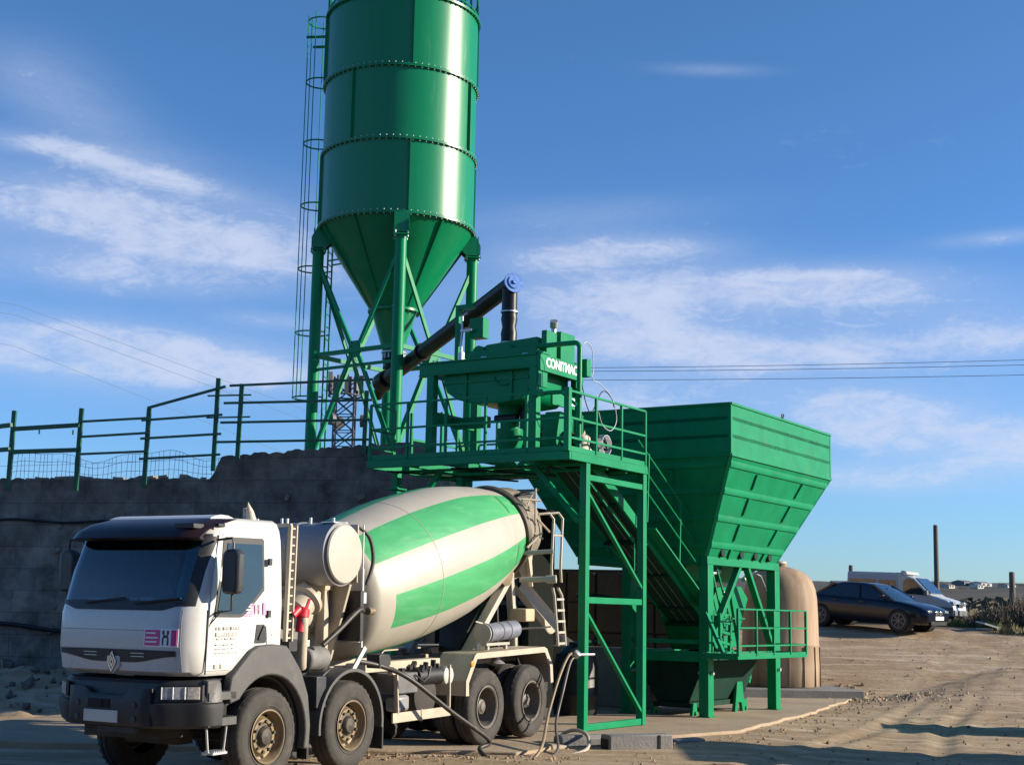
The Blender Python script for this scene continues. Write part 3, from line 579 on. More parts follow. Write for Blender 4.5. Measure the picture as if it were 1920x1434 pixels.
vin = a_+sdr*((31.0-a_.y)/sdr.y)
b = B(); b.lathe(Ve((-2.6, 31.0, 7.62)), (0, 0, -1), [(0, .26), (.03, .26), (.03, .2), (.16, .2), (.16, .25), (.19, .25), (.19, .2), (.36, .19), (.36, .23), (.40, .23), (.40, .17), (.75, .16)], 22); S_(b, 'inlet_valve', TUBEB)
b = B(); b.lathe(Ve((-2.6, 31.0, 7.60)), (0, 0, -1), [(0, .275), (.03, .275)], 22)
for k in range(16): b.cyl(Ve((-2.6+.24*cos(k*pi/8), 31+.24*sin(k*pi/8), 7.44)), Ve((-2.6+.24*cos(k*pi/8), 31+.24*sin(k*pi/8), 7.56)), .016, 6)
S_(b, 'bolted_collar', STEEL)

# --- cement silo
SC = Ve((-2.62, 31.0, 5.0)); SR = 1.70; ZB = 10.30; HR = 1.625
si = thing('cement_silo', 'tall glossy green cement silo with a cone bottom on four legs behind the wall', 'silo', SC)
def so3(b, name, m_, par=si, **k): b.v = [tuple(Ve(p)-SC) for p in b.v]; return b.obj(name, m_, par, **k)
def cp(a, r, z): return Ve((SC.x+r*cos(R(a)), SC.y+r*sin(R(a)), z))     # angle from +x
for i in range(3):
    b = B(); b.lathe(Ve((SC.x, SC.y, ZB+HR*i+.03)), (0, 0, 1), [(0, SR-.01), (HR*.5, SR-.01), (HR-.045, SR-.01)], 128, caps=False); sh = so3(b, 'shell_ring', GREENS, ang=60)
    b = B()
    for k in ((-77.5, 12.5, 102.5, 192.5) if i != 1 else (-122.5, -24, 57.5, 147.5)):
        p, q = cp(k, SR-.012, 0), cp(k, SR+.055, 0); b.bar(p.lerp(q, .5)+Ve((0, 0, ZB+HR*i+.045)), p.lerp(q, .5)+Ve((0, 0, ZB+HR*(i+1)-.03)), .018, (q-p).length, q-p)
    b.v = [tuple(Ve(p)-SC) for p in b.v]; pieces(b, 'seam_flange', GREENS, sh)
for i in range(4):
    b = B(); z0 = ZB+HR*i; b.lathe(Ve((SC.x, SC.y, z0-.028)), (0, 0, 1), [(0, SR-.06), (0, SR+.05), (.026, SR+.05), (.026, SR-.06)], 128, caps=False)
    b.lathe(Ve((SC.x, SC.y, z0+.002)), (0, 0, 1), [(0, SR-.06), (0, SR+.05), (.024, SR+.05), (.024, SR-.06)], 128, caps=False); fl = so3(b, 'ring_flange', GREENS, ang=40)
    b = B()
    for k in range(76): c = cp(k*360/76, SR+.022, z0); b.lathe(c-Ve((0, 0, .055)), (0, 0, 1), [(0, .014), (.11, .014)], 6)
    so3(b, 'flange_bolt', BOLT if i < 3 else GREENS, fl)['kind'] = 'stuff'
b = B(); b.lathe(Ve((SC.x, SC.y, ZB-.03)), (0, 0, -1), [(0, SR-.03), (1.78, .52)], 96, caps=False); b.lathe(Ve((SC.x, SC.y, ZB-1.81)), (0, 0, -1), [(0, .50), (.86, .235), (.90, .235)], 64, caps=False); cn = so3(b, 'cone', GREENS, ang=60)
b = B(); b.lathe(Ve((SC.x, SC.y, ZB-1.785)), (0, 0, -1), [(0, .50), (0, .58), (.05, .58), (.05, .48)], 64, caps=False)
for k in range(28): b.lathe(cp(k*360/28, .55, ZB-1.75), (0, 0, -1), [(0, .013), (.12, .013)], 6)
so3(b, 'cone_flange', GREENS, cn)
b = B()
for k in (-118, -50, 12, 80, 145, 205):
    p, q = cp(k, SR-.02, ZB-.06), cp(k, .53, ZB-1.77); b.bar(p, q, .05, .05, cp(k, 1, 0)-cp(k, 0, 0))
b.v = [tuple(Ve(p)-SC) for p in b.v]; pieces(b, 'cone_seam', GREENS, cn)
b = B(); b.lathe(Ve((SC.x, SC.y, ZB+3*HR+.03)), (0, 0, 1), [(0, SR-.02), (.22, .25), (.24, 0)], 64, caps=False); so3(b, 'roof', GREENS)
LA = (-82, 8, 98, 188); LR = 1.70; legs = {}
for k in LA:
    p = cp(k, LR, 4.8); legs[k] = p
    b = B(); b.lathe(p-Ve((0, 0, 1.4 if k == 8 else 0)), (0, 0, 1), [(0, .125), (6.4 if k == 8 else 5.0, .125)], 24); b.lathe(p+Ve((0, 0, .22)), (0, 0, 1), [(0, .26), (.03, .26)], 24); b.box(p+Ve((0, 0, 4.99)), (.34, .34, .03), (0, 0, R(k))); lg = so3(b, 'leg', GREEN, ang=40)
    b = B()
    e1 = cp(k, 1, 0)-cp(k, 0, 0); e2 = Ve((-e1.y, e1.x, 0))
    for s_ in (-1, 1): b.prism([(-.16, 9.83), (.16, 9.83), (.16, 10.05), (.05, 10.27), (-.34, 10.27), (-.34, 10.0)], p-Ve((0, 0, 4.8))+e2*(s_*.15-.008), e1, (0, 0, 1), e2*.016)
    b.prism([(-.16, 9.84), (.16, 9.84), (.16, 10.26), (-.16, 10.26)], p-Ve((0, 0, 4.8))+e1*.10, e2, (0, 0, 1), e1*.016); b.v = [tuple(Ve(p)-SC) for p in b.v]; pieces(b, 'haunch_bracket', GREENS, lg)
    b = B()
    for s1 in (-1, 1):
        for s2 in (-1, 1): b.cyl(p+Ve((0, 0, 4.93))+e1*.13*s1+e2*.13*s2, p+Ve((0, 0, 5.07))+e1*.13*s1+e2*.13*s2, .018, 6)
    b.v = [tuple(Ve(p)-SC) for p in b.v]; pieces(b, 'anchor_bolt', STEEL, lg)
for i in range(4):
    p, q = legs[LA[i]], legs[LA[(i+1) % 4]]; mid = p.lerp(q, .5); zm = 7.45
    b = B(); b.bar(p+Ve((0, 0, zm-4.8)), q+Ve((0, 0, zm-4.8)), .07, .09); b.bar(p+Ve((0, 0, zm-5.12)), q+Ve((0, 0, zm-5.12)), .05, .06) if i in (3,) else None
    b.v = [tuple(Ve(p)-SC) for p in b.v]; pieces(b, 'horizontal_tie', GREEN, si)
    b = B(); d = (q-p).normalized(); b.box(mid+Ve((0, 0, zm-4.8+.03)), (.34, .03, .36), (0, 0, atan2(d.y, d.x))); so3(b, 'gusset', GREEN)
    for s_, e in ((p, -1), (q, 1)):
        b = B(); b.bar(s_+Ve((0, 0, 4.75)), mid+d*.1*e+Ve((0, 0, zm-4.70)), .05, .09); so3(b, 'diagonal_brace', GREEN)
        b = B(); b.bar(s_+Ve((0, 0, .35)), mid+d*.1*e+Ve((0, 0, zm-4.88)), .05, .09); so3(b, 'diagonal_brace', GREEN)
# ladder with hoops on the far left side
la = 139; ln = Ve((-.99, .12, 0)).normalized(); lt_ = Ve((-ln.y, ln.x, 0)); lb = Ve((-4.25, 32.35, 0))
b = B()
for s_ in (-1, 1): b.bar(lb+lt_*.2*s_+Ve((0, 0, 5.0)), lb+lt_*.2*s_+Ve((0, 0, 16.2)), .05, .03, ln)
for k in range(37): b.pipe([lb+lt_*.2+Ve((0, 0, 5.2+k*.29)), lb-lt_*.2+Ve((0, 0, 5.2+k*.29))], .013, 6)
for k in range(5): b.bar(lb+lt_*.2+Ve((0, 0, 9.9+k*1.3)), cp(la, 1.69, 9.9+k*1.3)+lt_*.2, .03); b.bar(lb-lt_*.2+Ve((0, 0, 9.9+k*1.3)), cp(la, 1.69, 9.9+k*1.3)-lt_*.2, .03)
ld = so3(b, 'ladder', GREEN)
b = B(); hc = lb+ln*.38
for k in range(7):
    z = 6.75+k*1.50; b.pipe([lb+lt_*.2+Ve((0, 0, z))]+[hc+(ln*cos(R(t_))+lt_*sin(R(t_)))*.36+Ve((0, 0, z)) for t_ in range(125, -126, -25)]+[lb-lt_*.2+Ve((0, 0, z))], .018, 6)
for t_ in (-75, -25, 25, 75): b.bar(hc+(ln*cos(R(t_))+lt_*sin(R(t_)))*.36+Ve((0, 0, 6.73)), hc+(ln*cos(R(t_))+lt_*sin(R(t_)))*.36+Ve((0, 0, 15.9)), .04, .012, ln)
so3(b, 'safety_cage', GREEN, ld)
b = B(); zt = ZB+3*HR
for z in (.15, .55, 1.05): b.pipe([cp(k*6, SR-.02, zt+z) for k in range(60)], .022, 6, True)
for k in range(12): b.bar(cp(k*30+7, SR-.02, zt), cp(k*30+7, SR-.02, zt+1.05), .05)
b.bar(lb-lt_*.3+Ve((0, 0, zt+.1)), lb+ln*.7-lt_*.3+Ve((0, 0, zt+.1)), .05); b.bar(lb+lt_*.3+Ve((0, 0, zt+.1)), lb+ln*.7+lt_*.3+Ve((0, 0, zt+.1)), .05); so3(b, 'roof_railing', GREENR)

# --- aggregate hopper
b5 = (6.6, .9, SL); ho = pthing('aggregate_hopper', 'large flared green aggregate hopper on a braced frame right of the platform', 'hopper', b5)
U0, U1, V0, V1, ZH0, ZH1, ZH2 = 3.95, 9.27, -.90, 3.75, 3.20, 5.05, 6.04
u0_, u1_, v0_, v1_ = 4.78, 8.28, -.02, 2.85
def wallp(name, q, m_=GREENR, th=.03):
    q = [Ve(p) for p in q]; n_ = (q[1]-q[0]).cross(q[3]-q[0]).normalized(); b = P(b5); vs = q+[p+n_*th for p in q]
    b.add(vs, [(3, 2, 1, 0), (4, 5, 6, 7)]+[(i, (i+1) % 4, 4+(i+1) % 4, 4+i) for i in range(4)]); return b.obj(name, m_, ho)
bot = [(u0_, v0_, ZH0), (u1_, v0_, ZH0), (u1_, v1_, ZH0), (u0_, v1_, ZH0)]; rim = [(U0, V0, ZH1), (U1, V0, ZH1), (U1, V1, ZH1), (U0, V1, ZH1)]; top = [(u, v, ZH2) for u, v, _ in rim]
pans = []
for i in range(4):
    j = (i+1) % 4; pans.append((wallp('sloped_panel', [bot[i], bot[j], rim[j], rim[i]]), wallp('extension_panel', [rim[i], rim[j], top[j], top[i]])))
def onpanel(A_, B_, C_, D_, s, t): return Ve(A_).lerp(Ve(B_), s).lerp(Ve(D_).lerp(Ve(C_), s), t)
def ribs(i, pan, ext):
    j = (i+1) % 4; q = (bot[i], bot[j], rim[j], rim[i]); n_ = (Ve(q[1])-Ve(q[0])).cross(Ve(q[3])-Ve(q[0])).normalized()
    b = P(b5)
    for t_ in (.13, .40, .67, .93):       # trapezoid ribs: a sloped lip above, a short face below
        w0, w1 = t_-.035, t_+.05; pr = []
        for s in (.005, .995): pr.append([onpanel(*q, s, w0), onpanel(*q, s, w0)+n_*.055, onpanel(*q, s, t_)+n_*.055, onpanel(*q, s, w1)])
        vs = pr[0]+pr[1]; b.add(vs, [(0, 1, 5, 4), (1, 2, 6, 5), (2, 3, 7, 6), (0, 3, 2, 1), (4, 5, 6, 7)])
    pieces(b, 'rib', GREENR, pan)
    b = P(b5)
    for k, s in enumerate((.27, .74)):
        for t0, t1 in ((.19, .36), (.46, .63), (.73, .88), (-.0, .095)):
            p_, q_ = onpanel(*q, s, t0), onpanel(*q, s, t1); b.bar(p_+n_*.035, q_+n_*.035, .09, .07, n_)
    pieces(b, 'stiffener', GREENR, pan)
    q2 = (rim[i], rim[j], top[j], top[i]); n2 = (Ve(q2[1])-Ve(q2[0])).cross(Ve(q2[3])-Ve(q2[0])).normalized(); b = P(b5)
    for t_ in (.36, .70):
        pr = []
        for s in (.0, 1.0): pr.append([onpanel(*q2, s, t_-.03), onpanel(*q2, s, t_-.03)+n2*.03, onpanel(*q2, s, t_+.04)+n2*.03, onpanel(*q2, s, t_+.10)])
        b.add(pr[0]+pr[1], [(0, 1, 5, 4), (1, 2, 6, 5), (2, 3, 7, 6), (0, 3, 2, 1), (4, 5, 6, 7)])
    for t_ in (-.012, .975): b.bar(onpanel(*q2, -.006, t_+.012)+n2*.02, onpanel(*q2, 1.006, t_+.012)+n2*.02, .045, .07, n2)
    pieces(b, 'rib', GREENR, ext)
ribs(0, *pans[0]); ribs(3, *pans[3])
b = P(b5)
for p, q in [(bot[k], rim[k]) for k in range(4)]+[(rim[k], top[k]) for k in range(4)]: b.bar(p, q, .07, .07)
pieces(b, 'corner_strip', GREENR, ho)
b = P(b5); b.pipe([(6.6, V0, ZH2+.06+.05*sin(t_*pi/4))+Ve((.05*cos(t_*pi/4), 0, 0)) if False else Ve((6.6+.05*cos(t_*pi/4), V0, ZH2+.07+.05*sin(t_*pi/4))) for t_ in range(8)], .016, 6, True); b.obj('lifting_eye', BLACK, ho)
for u in (4.88, 8.28):
    for v in (.03, 1.72):
        b = P(b5); b.bx(u-.13, u+.13, v-.10, v+.10, SL, 3.03); b.bx(u-.17, u+.17, v-.14, v+.14, SL, SL+.02); lg = b.obj('leg', GREEN, ho, bevel=.01)
        b = P(b5); b.cyl((u, v-.16, .95), (u, v+.16, .95), .035, 10); b.obj('leg_bolt', STEEL, lg)
b = P(b5); b.bx(4.75, 8.41, -.06, .09, 3.03, 3.19); b.bx(4.75, 8.41, 2.70, 2.85, 3.03, 3.19); b.bx(4.75, 4.95, .1, 2.69, 3.03, 3.19); b.bx(8.2, 8.4, .1, 2.69, 3.03, 3.19); pieces(b, 'top_beam', GREEN, ho, bevel=.008)
b = P(b5); b.bx(4.80, 4.96, .14, 1.61, 1.16, 1.36); b.bx(5.02, 8.14, 1.64, 1.78, 1.2, 1.36); b.bx(4.82, 4.94, .14, 1.61, 1.5, 1.58); pieces(b, 'mid_beam', GREENR, ho, bevel=.008)
for p, q in (((6.40, .015, 3.03), (5.02, .015, 1.55)), ((6.82, .015, 3.03), (8.14, .015, 1.40))):
    b = P(b5); b.bar(p, q, .09, .13, (0, 1, 0)); b.obj('diagonal_brace', GREEN, ho, bevel=.006)
for u in (5.35, 6.28, 7.0, 7.75):
    b = P(b5); b.cyl((u, -.13, 3.29), (u, -.06, 3.29), .095, 20); b.obj('pivot_disc', GRIMESHADE, ho)
b = P(b5)
for u in (5.7, 7.4): b.prism([(.55, 3.18), (1.25, 3.18), (1.1, 2.75), (.7, 2.75)], (u-.5, 0, 0), (0, 1, 0), (0, 0, 1), (1.0, 0, 0))
pieces(b, 'discharge_gate', GREEN, ho)
b = P(b5); b.cyl((5.5, .3, 2.85), (6.1, .3, 2.95), .05); b.cyl((7.2, .25, 2.8), (7.7, .25, 3.0), .05); b.pipe([(7.6, .25, 3.0), (7.9, .15, 2.9), (8.1, .1, 2.6)], .015, 6); pieces(b, 'gate_cylinder', STEEL, ho)
# weighing bin under the hopper
b6 = (6.6, .8, 1.2); wb = pthing('weighing_bin', 'bright green faceted weighing bin hanging inside the hopper frame', 'bin', b6)
b = P(b6); b.prism([(6.0, 2.62), (7.2, 2.66), (7.55, 2.42), (7.25, 1.95), (6.9, 1.42), (5.95, 1.36), (5.45, 2.0)], (0, .30, 0), (1, 0, 0), (0, 0, 1), (0, 1.0, 0)); bo = b.obj('body', GREEN, wb, bevel=.015)
b = P(b6); b.bar((6.55, .285, 2.62), (6.98, .285, 1.5), .03, .06, (0, 1, 0)); b.bar((5.6, .285, 2.0), (7.3, .285, 2.0), .03, .05, (0, 1, 0)); b.obj('rib', GREEN, bo)
b = P(b6); b.bx(6.25, 6.48, .292, .298, 2.42, 2.54); b.obj('notice', PAPER, bo)
b = P(b6); b.pipe([(6.2, .28, 1.62), (6.45, .2, 1.75), (6.5, .2, 2.0), (6.3, .22, 2.12)], .02, 7); b.obj('handle', BLACK, wb)
# feeder under the weighing bin
b7 = (5.6, .9, SL); fe = pthing('belt_feeder', 'dark green tapered feeder trough on small feet beneath the hopper', 'feeder', b7)
b = P(b7); b.prism([(.12, 1.16), (1.66, 1.16), (1.15, .38), (.45, .38)], (5.0, 0, 0), (0, 1, 0), (0, 0, 1), (2.6, 0, 0)); b.obj('trough', GRIMESHADE, fe, bevel=.01)  # trough in darkened green, the shade beneath the hopper put in its colour
b = P(b7); b.bx(4.95, 7.7, .4, 1.2, .27, .37); b.obj('belt_frame', GRIMESHADE, fe)
for v in (.38, 1.22):
    for u in (5.05, 7.5):
        b = P(b7); b.prism([(-.12, .12), (-.06, .12), (-.03, .2), (.03, .2), (.06, .12), (.12, .12), (.07, .36), (-.07, .36)], (u, v-.03, 0), (1, 0, 0), (0, 0, 1), (0, .06, 0)); b.obj('foot', GREEN, fe)
# --- inclined belt conveyor
b8 = (7.6, .75, SL); cv_ = pthing('belt_conveyor', 'inclined green belt conveyor rising from under the hopper to the loading platform', 'conveyor', b8)
K = -.568
def cz(u, off=0): return 4.60+K*(u-.95)+off
UE0, UE1 = .25, 7.75
for v in (.35, 1.15):
    b = P(b8); b.bar((UE0, v, cz(UE0)), (UE1, v, cz(UE1)), .05, .19, (0, 0, 1)); b.obj('stringer', GREEN, cv_, bevel=.005)
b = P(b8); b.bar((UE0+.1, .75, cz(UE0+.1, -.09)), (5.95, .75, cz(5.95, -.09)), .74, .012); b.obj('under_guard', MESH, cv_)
b = P(b8); b.bar((UE0, .75, cz(UE0, .13)), (UE1, .75, cz(UE1, .13)), .66, .02); b.obj('belt', RUB, cv_)
b = P(b8)
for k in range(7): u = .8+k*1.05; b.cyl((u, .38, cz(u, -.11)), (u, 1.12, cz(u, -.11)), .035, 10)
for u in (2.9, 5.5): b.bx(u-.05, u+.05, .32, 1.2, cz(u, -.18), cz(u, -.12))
pieces(b, 'roller', GRIMESHADE, cv_)
b = P(b8)
for v in (.55, .72, .9): b.bar((.9, v, cz(.9, -.105)), (5.6, v, cz(5.6, -.105)), .012, .01)
pieces(b, 'guard_wire', STEEL, cv_)
b = P(b8); b.bar((.9, .5, cz(.9, -.22)), (2.75, .5, cz(2.75, -.22)), .03, .05); b.bar((2.75, .5, cz(2.75, -.22)), (2.75, .5, cz(2.75, -.75)), .025); pieces(b, 'return_bracket', GREENR, cv_)
b = P(b8); b.bx(5.95, 6.9, .38, 1.12, cz(6.4, -.42), cz(6.4, -.16)); b.obj('motor_tray', GRIMESHADE, cv_)
b = P(b8); b.bx(2.95, 5.6, .0, .3, 0, .04) if False else b.bar((2.8, .2, cz(2.8, .06)), (5.4, .2, cz(5.4, .06)), .24, .03); b.obj('walkway', GREENR, cv_)
b = P(b8)
for off in (1.30, .93, .58): b.pipe([(2.2, .15, cz(2.2, off)), (5.35, .15, cz(5.35, off))], .017, 6)
b.pipe([(5.35, .15, cz(5.35, 1.30)), (5.75, .12, cz(5.35, 1.30)), ], .017, 6)
for u in (2.6, 3.95, 5.3): b.bar((u-.02, .15, cz(u, .05)), (u+.04, .15, cz(u, 1.31)), .03)
b.obj('handrail', GREENR, cv_)
b = P(b8); b.bar((5.4, .15, cz(5.4, 1.3)), (6.2, .1, 1.95), .03); b.bar((5.4, .15, cz(5.4, .9)), (5.9, .1, 1.8), .03); b.bx(5.3, 6.0, .05, .3, 2.05, 2.09); pieces(b, 'landing_rail', GREEN, cv_)
b = P(b8); b.lathe((UE1-.1, .40, cz(UE1-.1)), (0, 1, 0), [(0, .16), (.7, .16)], 20); b.obj('tail_drum', GREEN, cv_)
b = P(b8)
for k in range(6): u = 6.9+.14*k; b.box((u, .30, cz(u, .0)), (.09, .05, .12), (0, .4, 0))
b.cyl((7.0, .25, cz(7.0, .1)), (7.0, .38, cz(7.0, .1)), .10, 16); b.cyl((7.35, .25, cz(7.35, .05)), (7.35, .38, cz(7.35, .05)), .08, 16); b.obj('scraper_housing', GREENR, cv_, bevel=.005)
for v in (.33, 1.17):
    b = P(b8); b.prism([(-.26, SL), (-.14, SL), (-.08, .30), (.08, .30), (.14, SL), (.26, SL), (.13, .72), (-.13, .72)], (7.1, v-.035, 0), (1, 0, 0), (0, 0, 1), (0, .07, 0)); b.obj('foot', GREEN, cv_, bevel=.005)
# --- service balcony
b9 = (6.1, -.5, 1.33); ba = pthing('service_balcony', 'narrow green service balcony with railing on the sunny side of the hopper frame', 'balcony', b9)
b = P(b9); b.bx(4.35, 7.9, -.86, -.81, 1.24, 1.35); b.bx(4.35, 7.9, -.16, -.11, 1.24, 1.35); b.bx(4.35, 4.4, -.80, -.17, 1.24, 1.35); b.bx(7.85, 7.9, -.80, -.17, 1.24, 1.35); b.obj('frame', GREEN, ba, bevel=.005)
b = P(b9); b.bx(4.42, 7.84, -.80, -.17, 1.29, 1.32); b.obj('floor_grating', mat('floor_grating', (.28, .25, .17), .8, 0, .2, 8), ba)
railing(ba, b9, [(7.87, -.15, 1.30), (7.87, -.85, 1.30), (4.38, -.85, 1.30)], .88, (1, .60, .22), .05, .03, posts=[1, 4])
b = P(b9); b.bar((4.6, -.5, 1.25), (4.75, -.02, 2.1), .06, .1, (1, 0, 0)); b.bx(4.6, 4.75, -.11, -.075, 1.2, 1.36); b.bx(8.15-.1, 8.15, -.11, -.075, 1.2, 1.36); b.bx(7.9, 8.2, -.2, -.075, 1.25, 1.33); pieces(b, 'bracket', GREEN, ba)
b = P(b9)
for z in (1.55, 1.75, 1.95): b.bar((5.0, -.2, z), (5.45, -.2, z-.05), .04, .05)
b.bar((5.0, -.2, 1.36), (5.0, -.2, 2.1), .05); b.bar((5.45, -.2, 1.36), (5.5, -.2, 1.95), .06); b.obj('access_ladder', GREEN, ba)
# --- pale concrete pieces and an added barrel filling the dark gap behind
b10 = (6.4, 3.2, SL); o = P(b10); o.bx(6.2, 6.6, 1.9, 4.6, SL, 1.35); o = o.obj('back_wall', CONC, None, bevel=.02); o.location = pw(*b10); o.rotation_euler = (0, 0, PROT); tag(o, 'low pale concrete wall behind the hopper legs', 'wall')
b11 = (3.6, 2.2, SL); wt = pthing('gap_fill_barrel', 'added black barrel filling the dark gap between platform and hopper', 'barrel', b11)
b = P(b11); b.lathe((3.6, 2.2, SL), (0, 0, 1), [(0, .40), (.08, .43), (.35, .43), (.38, .45), (.42, .43), (.9, .43), (1.15, .38), (1.3, .2), (1.32, .0)], 32); b.obj('body', BLACK, wt)  # dark body added where only shade fills the gap
b = P(b11); b.lathe((3.6, 2.2, 1.42), (0, 0, 1), [(0, .14), (.07, .14), (.08, 0)], 20); b.obj('lid', PLASTD, wt)
tuft('broom_tuft', (-1.9, 30.2, 5.0), .5, .5, 90, GRASSG, 'green and dry weeds on the terrace rim behind the loading platform', 'plant', seed=5)
tuft('broom_tuft', (-1.6, 31.6, 4.98), .4, .45, 60, GRASS, 'dry yellow weeds on the terrace rim farther right of the silo leg', 'plant', seed=6)
# ------------------------------------------------------------------ mixer truck; its own axes: x forward, y to its left, z up
TY, TI = R(29.13), R(1.2)
TC = Ve((-2.727-1.1*cos(TY), 17.10+1.1*sin(TY), 0))
tk = thing('mixer_truck', 'white four axle concrete mixer truck with a cream and green striped drum', 'mixer truck', TC, (0, TI, -(pi/2+TY)))
def tw(x, y, z):
    return TC+Euler((0, TI, -(pi/2+TY))).to_matrix() @ Ve((x, y, z))
SEC = [(1.28, 1.30, .985), (1.33, 1.385, 1.02), (1.6, 1.425, 1.035), (1.95, 1.41, 1.04), (2.06, 1.375, 1.04), (2.45, 1.27, 1.02), (2.80, 1.14, .995), (2.92, 1.06, .97), (3.0, .93, .93), (3.045, .70, .86)]
def sec(z):
    for a, b in zip(SEC, SEC[1:]):
        if z <= b[0]: t_ = max(0, (z-a[0])/(b[0]-a[0])); return lerp(a[1], b[1], t_), lerp(a[2], b[2], t_)
    return SEC[-1][1:]
RC = .26
def FX(z, y):
    xf, hw = sec(z); a = abs(y); x = xf-.07*(y/hw)**2
    if a > hw-RC: x -= RC-sqrt(max(0, RC*RC-(a-(hw-RC))**2))
    return x
XB = -.24
b = B(); rows = []
for z, xf, hw in SEC:
    ys = [-hw*sin(R(90)*k/1) for k in ()]; row = []
    side_x = [lerp(XB, FX(z, hw), k/6) for k in range(7)]
    fy = [hw-RC+RC*cos(R(k*9)) for k in range(1, 10)]+[lerp(hw-RC, 0, k/6) for k in range(1, 7)]
    left = [(x, hw, z) for x in side_x]+[(FX(z, y), y, z) for y in fy]
    row = left+[(x, -y, z) for x, y, z in left[:-1][::-1]]
    rows.append(row)
cx = [(lerp(.2, p[0], .55), p[1]*.5, 3.06) for p in rows[-1]]; rows.append(cx); rows.append([(.2, 0, 3.06)]*len(cx))
nn = len(rows[0]); vs_all = [p for r_ in rows for p in r_]; fs_all = []
for i in range(len(rows)-1):
    for j in range(nn):
        f = (i*nn+j, i*nn+(j+1) % nn, (i+1)*nn+(j+1) % nn, (i+1)*nn+j); c_ = [vs_all[k] for k in f]
        if all(2.05 < p[2] < 2.81 and abs(p[1]) < .965 and p[0] > .85 for p in c_): continue
        fs_all.append(f)
b.add(vs_all, fs_all); b.add(rows[0], [tuple(range(nn))[::-1]])
cab = b.obj('cab', WHITE, tk, ang=50)
b = B(); b.bx(-.16, 1.12, -.93, .93, 1.80, 1.86); b.bx(-.20, -.16, -.93, .93, 1.84, 2.9); b.bx(-.16, .9, -.94, .94, 2.90, 2.93)
b.bx(-.16, .85, .925, .935, 1.86, 2.05); b.bx(-.16, .85, -.935, -.925, 1.86, 2.9); INT = mat('cab_interior', (.36, .38, .39), .8, 0, .2, 4); b.obj('interior_lining', INT, cab)
b = B(); rows2 = [[(x, y, z) for y in (-.92, -.4, 0, .4, .92)] for x, z in ((.82, 1.9), (.86, 2.06), (1.0, 2.09), (1.24, 2.07))]; b.slab(rows2, (0, 0, -.06)); b.obj('dashboard', mat('dash_grey', (.34, .35, .36), .7, 0, .2, 4), cab)
for y in (-.48, .48):
    b = B(); b.box((.30, y, 2.02), (.45, .46, .14)); b.box((.08, y, 2.36), (.12, .44, .62), (0, -.15, 0)); b.box((.03, y, 2.74), (.08, .26, .16), (0, -.1, 0)); b.obj('cab_seat', mat('seat_cloth', (.12, .125, .14), .9, 0, .2, 9), cab, bevel=.05)
b = B(); b.pipe([(.80+.07*sin(a_), .48+.21*cos(a_), 2.26+.19*sin(a_)) for a_ in [2*pi*k/24 for k in range(24)]], .018, 8, True); b.bar((.80, .30, 2.26), (.80, .66, 2.26), .03); b.cyl((.80, .48, 2.26), (.95, .48, 2.06), .03, 10); b.obj('steering_wheel', BLACK, cab)
b = B(); b.box((1.08, -.15, 2.115), (.16, .32, .02), (0, .05, .3)); b.box((1.10, .25, 2.12), (.14, .26, .03), (0, .05, -.2)); b.box((1.02, -.6, 2.115), (.2, .25, .015), (0, .03, .1)); b.obj('dash_papers', mat('paper_sheets', (.55, .56, .55), .8), cab)
def fpatch(z0, z1, y0, y1, off, ny=14, nz=4, th=-.01, zf0=None, zf1=None):
    rows = []
    for i in range(nz+1):
        r_ = []
        for j in range(ny+1):
            y = lerp(y0, y1, j/ny); za = zf0(y) if zf0 else z0; zb = zf1(y) if zf1 else z1; z = lerp(za, zb, i/nz)
            x = FX(z, y); e = .01; dx = (FX(z, y+e)-FX(z, y-e))/(2*e); n_ = Ve((1, -max(-3, min(3, dx)), 0)).normalized(); r_.append(Ve((x, y, z))+n_*off)
        rows.append(r_)
    return B().slab(rows, (th, 0, 0))
for nm, a_ in (('lower', (2.015, 2.10, -.985, .985)), ('upper', (2.77, 2.85, -.985, .985)), ('side', (2.05, 2.82, .90, .985)), ('side', (2.05, 2.82, -.985, -.90))):
    fpatch(*a_, .006, 40 if nm != 'side' else 8, 4 if nm != 'side' else 12, zf0=(lambda y: 2.045-.05*sst(.86, .62, abs(y))) if nm == 'lower' else None).obj('windscreen_seal', BLACK, cab)
WSG = bpy.data.materials.new('windscreen_glass'); WSG.use_nodes = True; n_, l_ = WSG.node_tree.nodes, WSG.node_tree.links; n_.remove(n_['Principled BSDF'])
gt, gg, gm, gf = n_.new('ShaderNodeBsdfTransparent'), n_.new('ShaderNodeBsdfGlossy'), n_.new('ShaderNodeMixShader'), n_.new('ShaderNodeFresnel')
gt.inputs[0].default_value = (.70, .90, .93, 1); gg.inputs['Roughness'].default_value = .03; gg.inputs[0].default_value = (.9, .95, 1, 1); gf.inputs[0].default_value = 1.75
l_.new(gf.outputs[0], gm.inputs[0]); l_.new(gt.outputs[0], gm.inputs[1]); l_.new(gg.outputs[0], gm.inputs[2]); l_.new(gm.outputs[0], n_['Material Output'].inputs[0])
ws = fpatch(2.085, 2.795, -.935, .935, .004, 40, th=-.002).obj('windscreen', WSG, cab)
b = B()
for y0 in (-.5, .25): b.pipe([(FX(2.07, y0)+.03, y0, 2.07), (FX(2.10, y0+.3)+.035, y0+.3, 2.10), (FX(2.13, y0+.62)+.035, y0+.62, 2.13)], .011, 6)
pieces(b, 'wiper', BLACK, ws)
